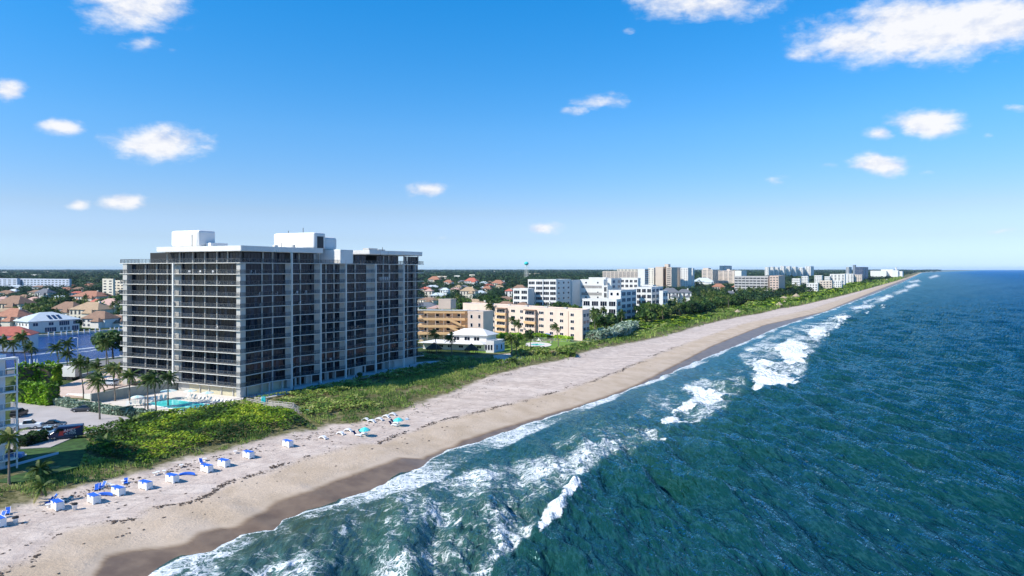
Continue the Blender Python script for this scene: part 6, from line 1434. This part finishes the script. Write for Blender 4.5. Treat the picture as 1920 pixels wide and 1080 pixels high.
# ---------------------------------------------------------------- vehicles
def paint(name, c): return mat('paint '+name, c, .28, .05, .5, spec=.5)
def loft(mb, secs, m=0):
    """secs: list of (x, [(y,z)...]) closed rings"""
    n = len(secs[0][1]); vs = [(x, y, z) for x, ring in secs for y, z in ring]; fs = []
    for i in range(len(secs)-1):
        for k in range(n): k2 = (k+1) % n; fs.append((i*n+k, i*n+k2, (i+1)*n+k2, (i+1)*n+k))
    fs.append(tuple(range(n-1, -1, -1))); fs.append(tuple((len(secs)-1)*n+k for k in range(n))); mb.add(vs, fs, m)
def ring(w, z0, z1, r=.12): return [(-w, z0+r), (-w+r, z0), (w-r, z0), (w, z0+r), (w, z1-r), (w-r, z1), (-w+r, z1), (-w, z1-r)]
def car(loc, label, rz, pm, kind='sedan', cat='car', name='parked_car', group='cars parked left of the tower', L=4.6):
    e = empty(name, loc, label, cat, group, rz)
    if kind == 'sedan':   body = [(-2.3,.3,.75),(-2.2,.25,.95),(-1.5,.22,1.0),(.9,.22,.98),(1.9,.22,.88),(2.3,.3,.7)]; cab = [(-1.75,.96,.05),(-1.0,.96,.44),(.1,.96,.48),(1.05,.96,.05)]
    elif kind == 'suv':   body = [(-2.4,.4,1.05),(-2.3,.3,1.15),(1.0,.3,1.15),(2.2,.3,1.05),(2.4,.4,.9)]; cab = [(-2.3,1.13,.4),(-2.1,1.13,.65),(.2,1.13,.68),(1.1,1.13,.06)]
    elif kind == 'pickup': body = [(-2.8,.45,1.15),(-2.7,.35,1.2),(-.5,.35,1.2),(1.4,.35,1.2),(2.6,.35,1.1),(2.8,.45,.9)]; cab = [(-.6,1.18,.05),(-.45,1.18,.66),(.9,1.18,.7),(1.6,1.18,.06)]
    else:                 body = [(-3.0,.4,2.35),(-2.9,.35,2.5),(1.3,.35,2.5),(2.0,.35,1.6),(2.7,.35,1.15),(2.9,.45,.95)]; cab = None
    w = .9 if kind != 'van' else 1.0
    mb = MB(); loft(mb, [(x, ring(w*(.9 if i in (0, len(body)-1) else 1), z0, z1, .13)) for i, (x, z0, z1) in enumerate(body)]); mb.build('body', pm, e, smooth=False)
    if cab:
        g = MB(); loft(g, [(x, [(-w*.92,z0),(w*.92,z0),(w*.74,z0+dz),(-w*.74,z0+dz)]) for x, z0, dz in cab]); g.build('windows', M_CARGL, e)
        top = MB(); xs = [c for c in cab if c[2] > .3]; loft(top, [(x, [(-w*.76,z0+dz),(w*.76,z0+dz),(w*.72,z0+dz+.05),(-w*.72,z0+dz+.05)]) for x, z0, dz in xs]); top.build('roof', pm, e)
    else:
        g = MB(); g.add([(1.36,-.88,2.36),(1.36,.88,2.36),(2.02,.9,1.62),(2.02,-.9,1.62)], [(3,2,1,0)]); 
        g.v = [(x+.03, y, z+.03) for x, y, z in g.v]; 
        for sg in (-1, 1): g.add([(.4,sg*1.006,1.35),(1.8,sg*1.006,1.35),(1.35,sg*1.006,2.1),(.4,sg*1.006,2.1)], [(0,1,2,3) if sg < 0 else (3,2,1,0)])
        g.build('windows', M_CARGL, e)
    for x in (-body[-1][0]*.62, body[-1][0]*.64):
        for y in (-w, w-.2):
            wl = MB(lambda a, b, c, x=x, y=y: (x+a, y+c, .33+b)); wl.prism([(.34*math.cos(q), .34*math.sin(q)) for q in np.linspace(0, 6.283, 15)[:-1]], -.02, .22); wh = wl.build('wheel', M_TYRE, e)
            MB(lambda a, b, c, x=x, y=y: (x+a, y+c, .33+b)).prism([(.19*math.cos(q), .19*math.sin(q)) for q in np.linspace(0, 6.283, 13)[:-1]], -.035, .235).build('rim', mat('alloy', (.5,.5,.5), .35, .1, metal=.7), wh)
    xf = body[-1][0]
    for y in (-.72, .5): MB().box(xf-.12, xf+.015, y, y+.22, .62, .76).build('headlight', M_PLWHITE, e)
    return e
car(at(155, 771, 4.13), 'dark grey sedan on the pale parking lot before the silver hedge', R(192), paint('graphite', (.06,.065,.075)))
car(at(50, 804, 4.13), 'white pickup truck at the left of the parking lot', R(20), paint('white', (.75,.75,.75)), 'pickup', 'truck', 'pickup_truck')
car(at(101, 800, 4.13), 'dark low car mostly hidden behind the painted van', R(20), paint('black', (.02,.02,.025)))
pk = car(at(92, 817, 4.13), 'white pickup with ladder rack and pale blue bonnet beside the painted van', R(200), paint('ice blue', (.35,.55,.70)), 'pickup', 'truck', 'pickup_truck')
rk = MB()
for y in (-.8, .75): rk.box(-2.6, 1.8, y, y+.06, 2.05, 2.12)
for x in (-2.5, -1, .4, 1.7): rk.box(x, x+.06, -.8, .8, 2.0, 2.06)
for x in (-2.5, .4):
    for y in (-.8, .75): rk.box(x, x+.06, y, y+.06, 1.1, 2.0)
rk.build('ladder_rack', M_PLWHITE, pk)
van = car(at(124, 821, 4.13), 'blue and black painted work van with white lettering on its side', R(207), paint('navy', (.015,.035,.10)), 'van', 'van', 'work_van', L=6)
sw = MB(); sw.add([(-2.6,1.012,2.2),(.9,1.012,1.0),(1.1,1.012,1.5),(-2.4,1.012,2.38)][::1], [(3,2,1,0)], 0); sw.add([(.3,1.014,.75),(1.2,1.014,.75),(1.0,1.014,1.6),(.6,1.014,1.6)], [(3,2,1,0)], 0)
sw.build('red_stripe', mat('stripe red', (.60,.05,.04), .4), van)
def text(body, parent, loc, rot, size, mt, name='lettering'):
    cu = bpy.data.curves.new(name, 'FONT'); cu.body = body; cu.size = size; cu.extrude = .006; cu.align_x = 'CENTER'; cu.align_y = 'CENTER'
    o = bpy.data.objects.new(name, cu); dg = bpy.context.evaluated_depsgraph_get(); COL.objects.link(o); dg.update()
    me = bpy.data.meshes.new_from_object(o.evaluated_get(dg)); bpy.data.objects.remove(o); me.materials.clear(); me.materials.append(mt)
    o = bpy.data.objects.new(name, me); COL.objects.link(o); o.parent = parent; o.location = loc; o.rotation_euler = rot; return o
text('AMES', van, (-.7, 1.03, 1.62), (R(90), 0, R(180)), .85, M_PLWHITE)
text('ACTION', van, (-.8, 1.03, 1.05), (R(90), 0, R(180)), .5, M_PLWHITE)
car(at(205, 722, 4.6), 'silver car on the driveway behind the palms', R(170), paint('silver', (.45,.50,.55)), 'suv')
car(at(14, 862, 4.1), 'blue car parked under the left building', R(20), paint('blue', (.10,.25,.55)), 'suv')
car(at(36, 780, 4.13), 'dark car seen past the palm trunk at the left building', R(100), paint('black', (.02,.02,.025)), 'suv')
tr = empty('box_truck', at(122, 712, 4.0), 'large white box truck on the street by the canal', 'truck', rz=R(172))
MB().box(-4.5, 4.0, -1.25, 1.25, 1.1, 4.1).build('cargo_box', M_WHITE, tr, bevel=.05); mb = MB(); loft(mb, [(4.1, ring(1.15, .6, 2.9)), (5.2, ring(1.15, .6, 2.8)), (5.8, ring(1.1, .6, 1.9)), (6.2, ring(1.1, .7, 1.7))]); mb.build('cab', M_WHITE, tr)
for x in (-3, -2, 5):
    for y in (-1.2, .95): MB(lambda a, b, c, x=x, y=y: (x+a, y+c, .5+b)).prism([(.5*math.cos(q), .5*math.sin(q)) for q in np.linspace(0, 6.283, 15)[:-1]], 0, .25).build('wheel', M_TYRE, tr)
MB().box(-4.5, 4.2, -1, 1, .7, 1.09).build('chassis', M_BLACK, tr)
# motor boat with wake on the canal
bt = empty('motor_boat', at(213, 650, .75), 'white motor boat speeding along the canal left of the tower', 'boat', rz=R(14))
mb = MB(); loft(mb, [(-4, [(-1.3,0),(1.3,0),(1.4,1.0),(-1.4,1.0)]), (0, [(-1.3,0),(1.3,0),(1.5,1.1),(-1.5,1.1)]), (3, [(-.6,.2),(.6,.2),(1.0,1.35),(-1.0,1.35)]), (4.6, [(-.05,.9),(.05,.9),(.1,1.6),(-.1,1.6)])]); mb.build('hull', M_WHITE, bt)
mb = MB(); loft(mb, [(-1, [(-.9,1.1),(.9,1.1),(.7,2.0),(-.7,2.0)]), (1.2, [(-.9,1.15),(.9,1.15),(.6,1.6),(-.6,1.6)])]); mb.build('windscreen', M_CARGL, bt); MB().box(-1.8, .8, -1, 1, 2.3, 2.4).build('canopy', M_WHITE, bt)
mb = MB()
for x in (-1.7, .7):
    for y in (-.95, .9): mb.box(x, x+.05, y, y+.05, 1.0, 2.3)
mb.build('canopy_frame', M_RAIL, bt)


# washed up weed and twigs on the sand
r2 = np.random.RandomState(8); n = 5200; s = 70+300*r2.rand(n)**1.5; base = e_wet(s); kind = r2.rand(n)
wl_ = base-12+4.5*(fbm(s/14.0, s*0, 3, 5)-.5)+r2.randn(n)*.35; ed_ = e_veg(s)+1.5+np.abs(r2.randn(n))*2.4; any_ = base-5-22*r2.rand(n)
t = np.where(kind < .55, wl_, np.where(kind < .86, ed_, any_)); k = (fbm(s/3.0, t/2.0, 3, 15) > .47) & (t < base-2) & (t > e_veg(s)-.5); s, t = s[k], t[k]
X, Y = xy(s, t); C = np.stack([X, Y, ground(X, Y)+.05], -1); V, Q = quads_from(C, np.tile([0., 0., 2.0], (len(C), 1)), .10+.10*r2.rand(len(C)), r2, up=2, asp=1.6)
tag(npmesh('seaweed', V, Q, mat('dry weed', (.085,.06,.045), .95, .3, 1), attrs={'rnd': ('FACE', r2.rand(len(Q)))}), 'dark washed up weed and twigs', kind='stuff')
# ---------------------------------------------------------------- the air
hz = MB().box(-36000, 50000, -1500, 44000, -40, 140).build('haze', bpy.data.materials.new('haze air'))
tag(hz, kind='stuff'); hm = hz.data.materials[0]; hm.use_nodes = True; t = NT(hm.node_tree); t.n.clear()
pv = t.node('ShaderNodeVolumePrincipled', i_Color=(.55,.75,1.0,1), i_Density=1.5e-5, i_Anisotropy=.0)
o_ = t.node('ShaderNodeOutputMaterial'); t.l.new(pv.outputs[0], o_.inputs['Volume'])
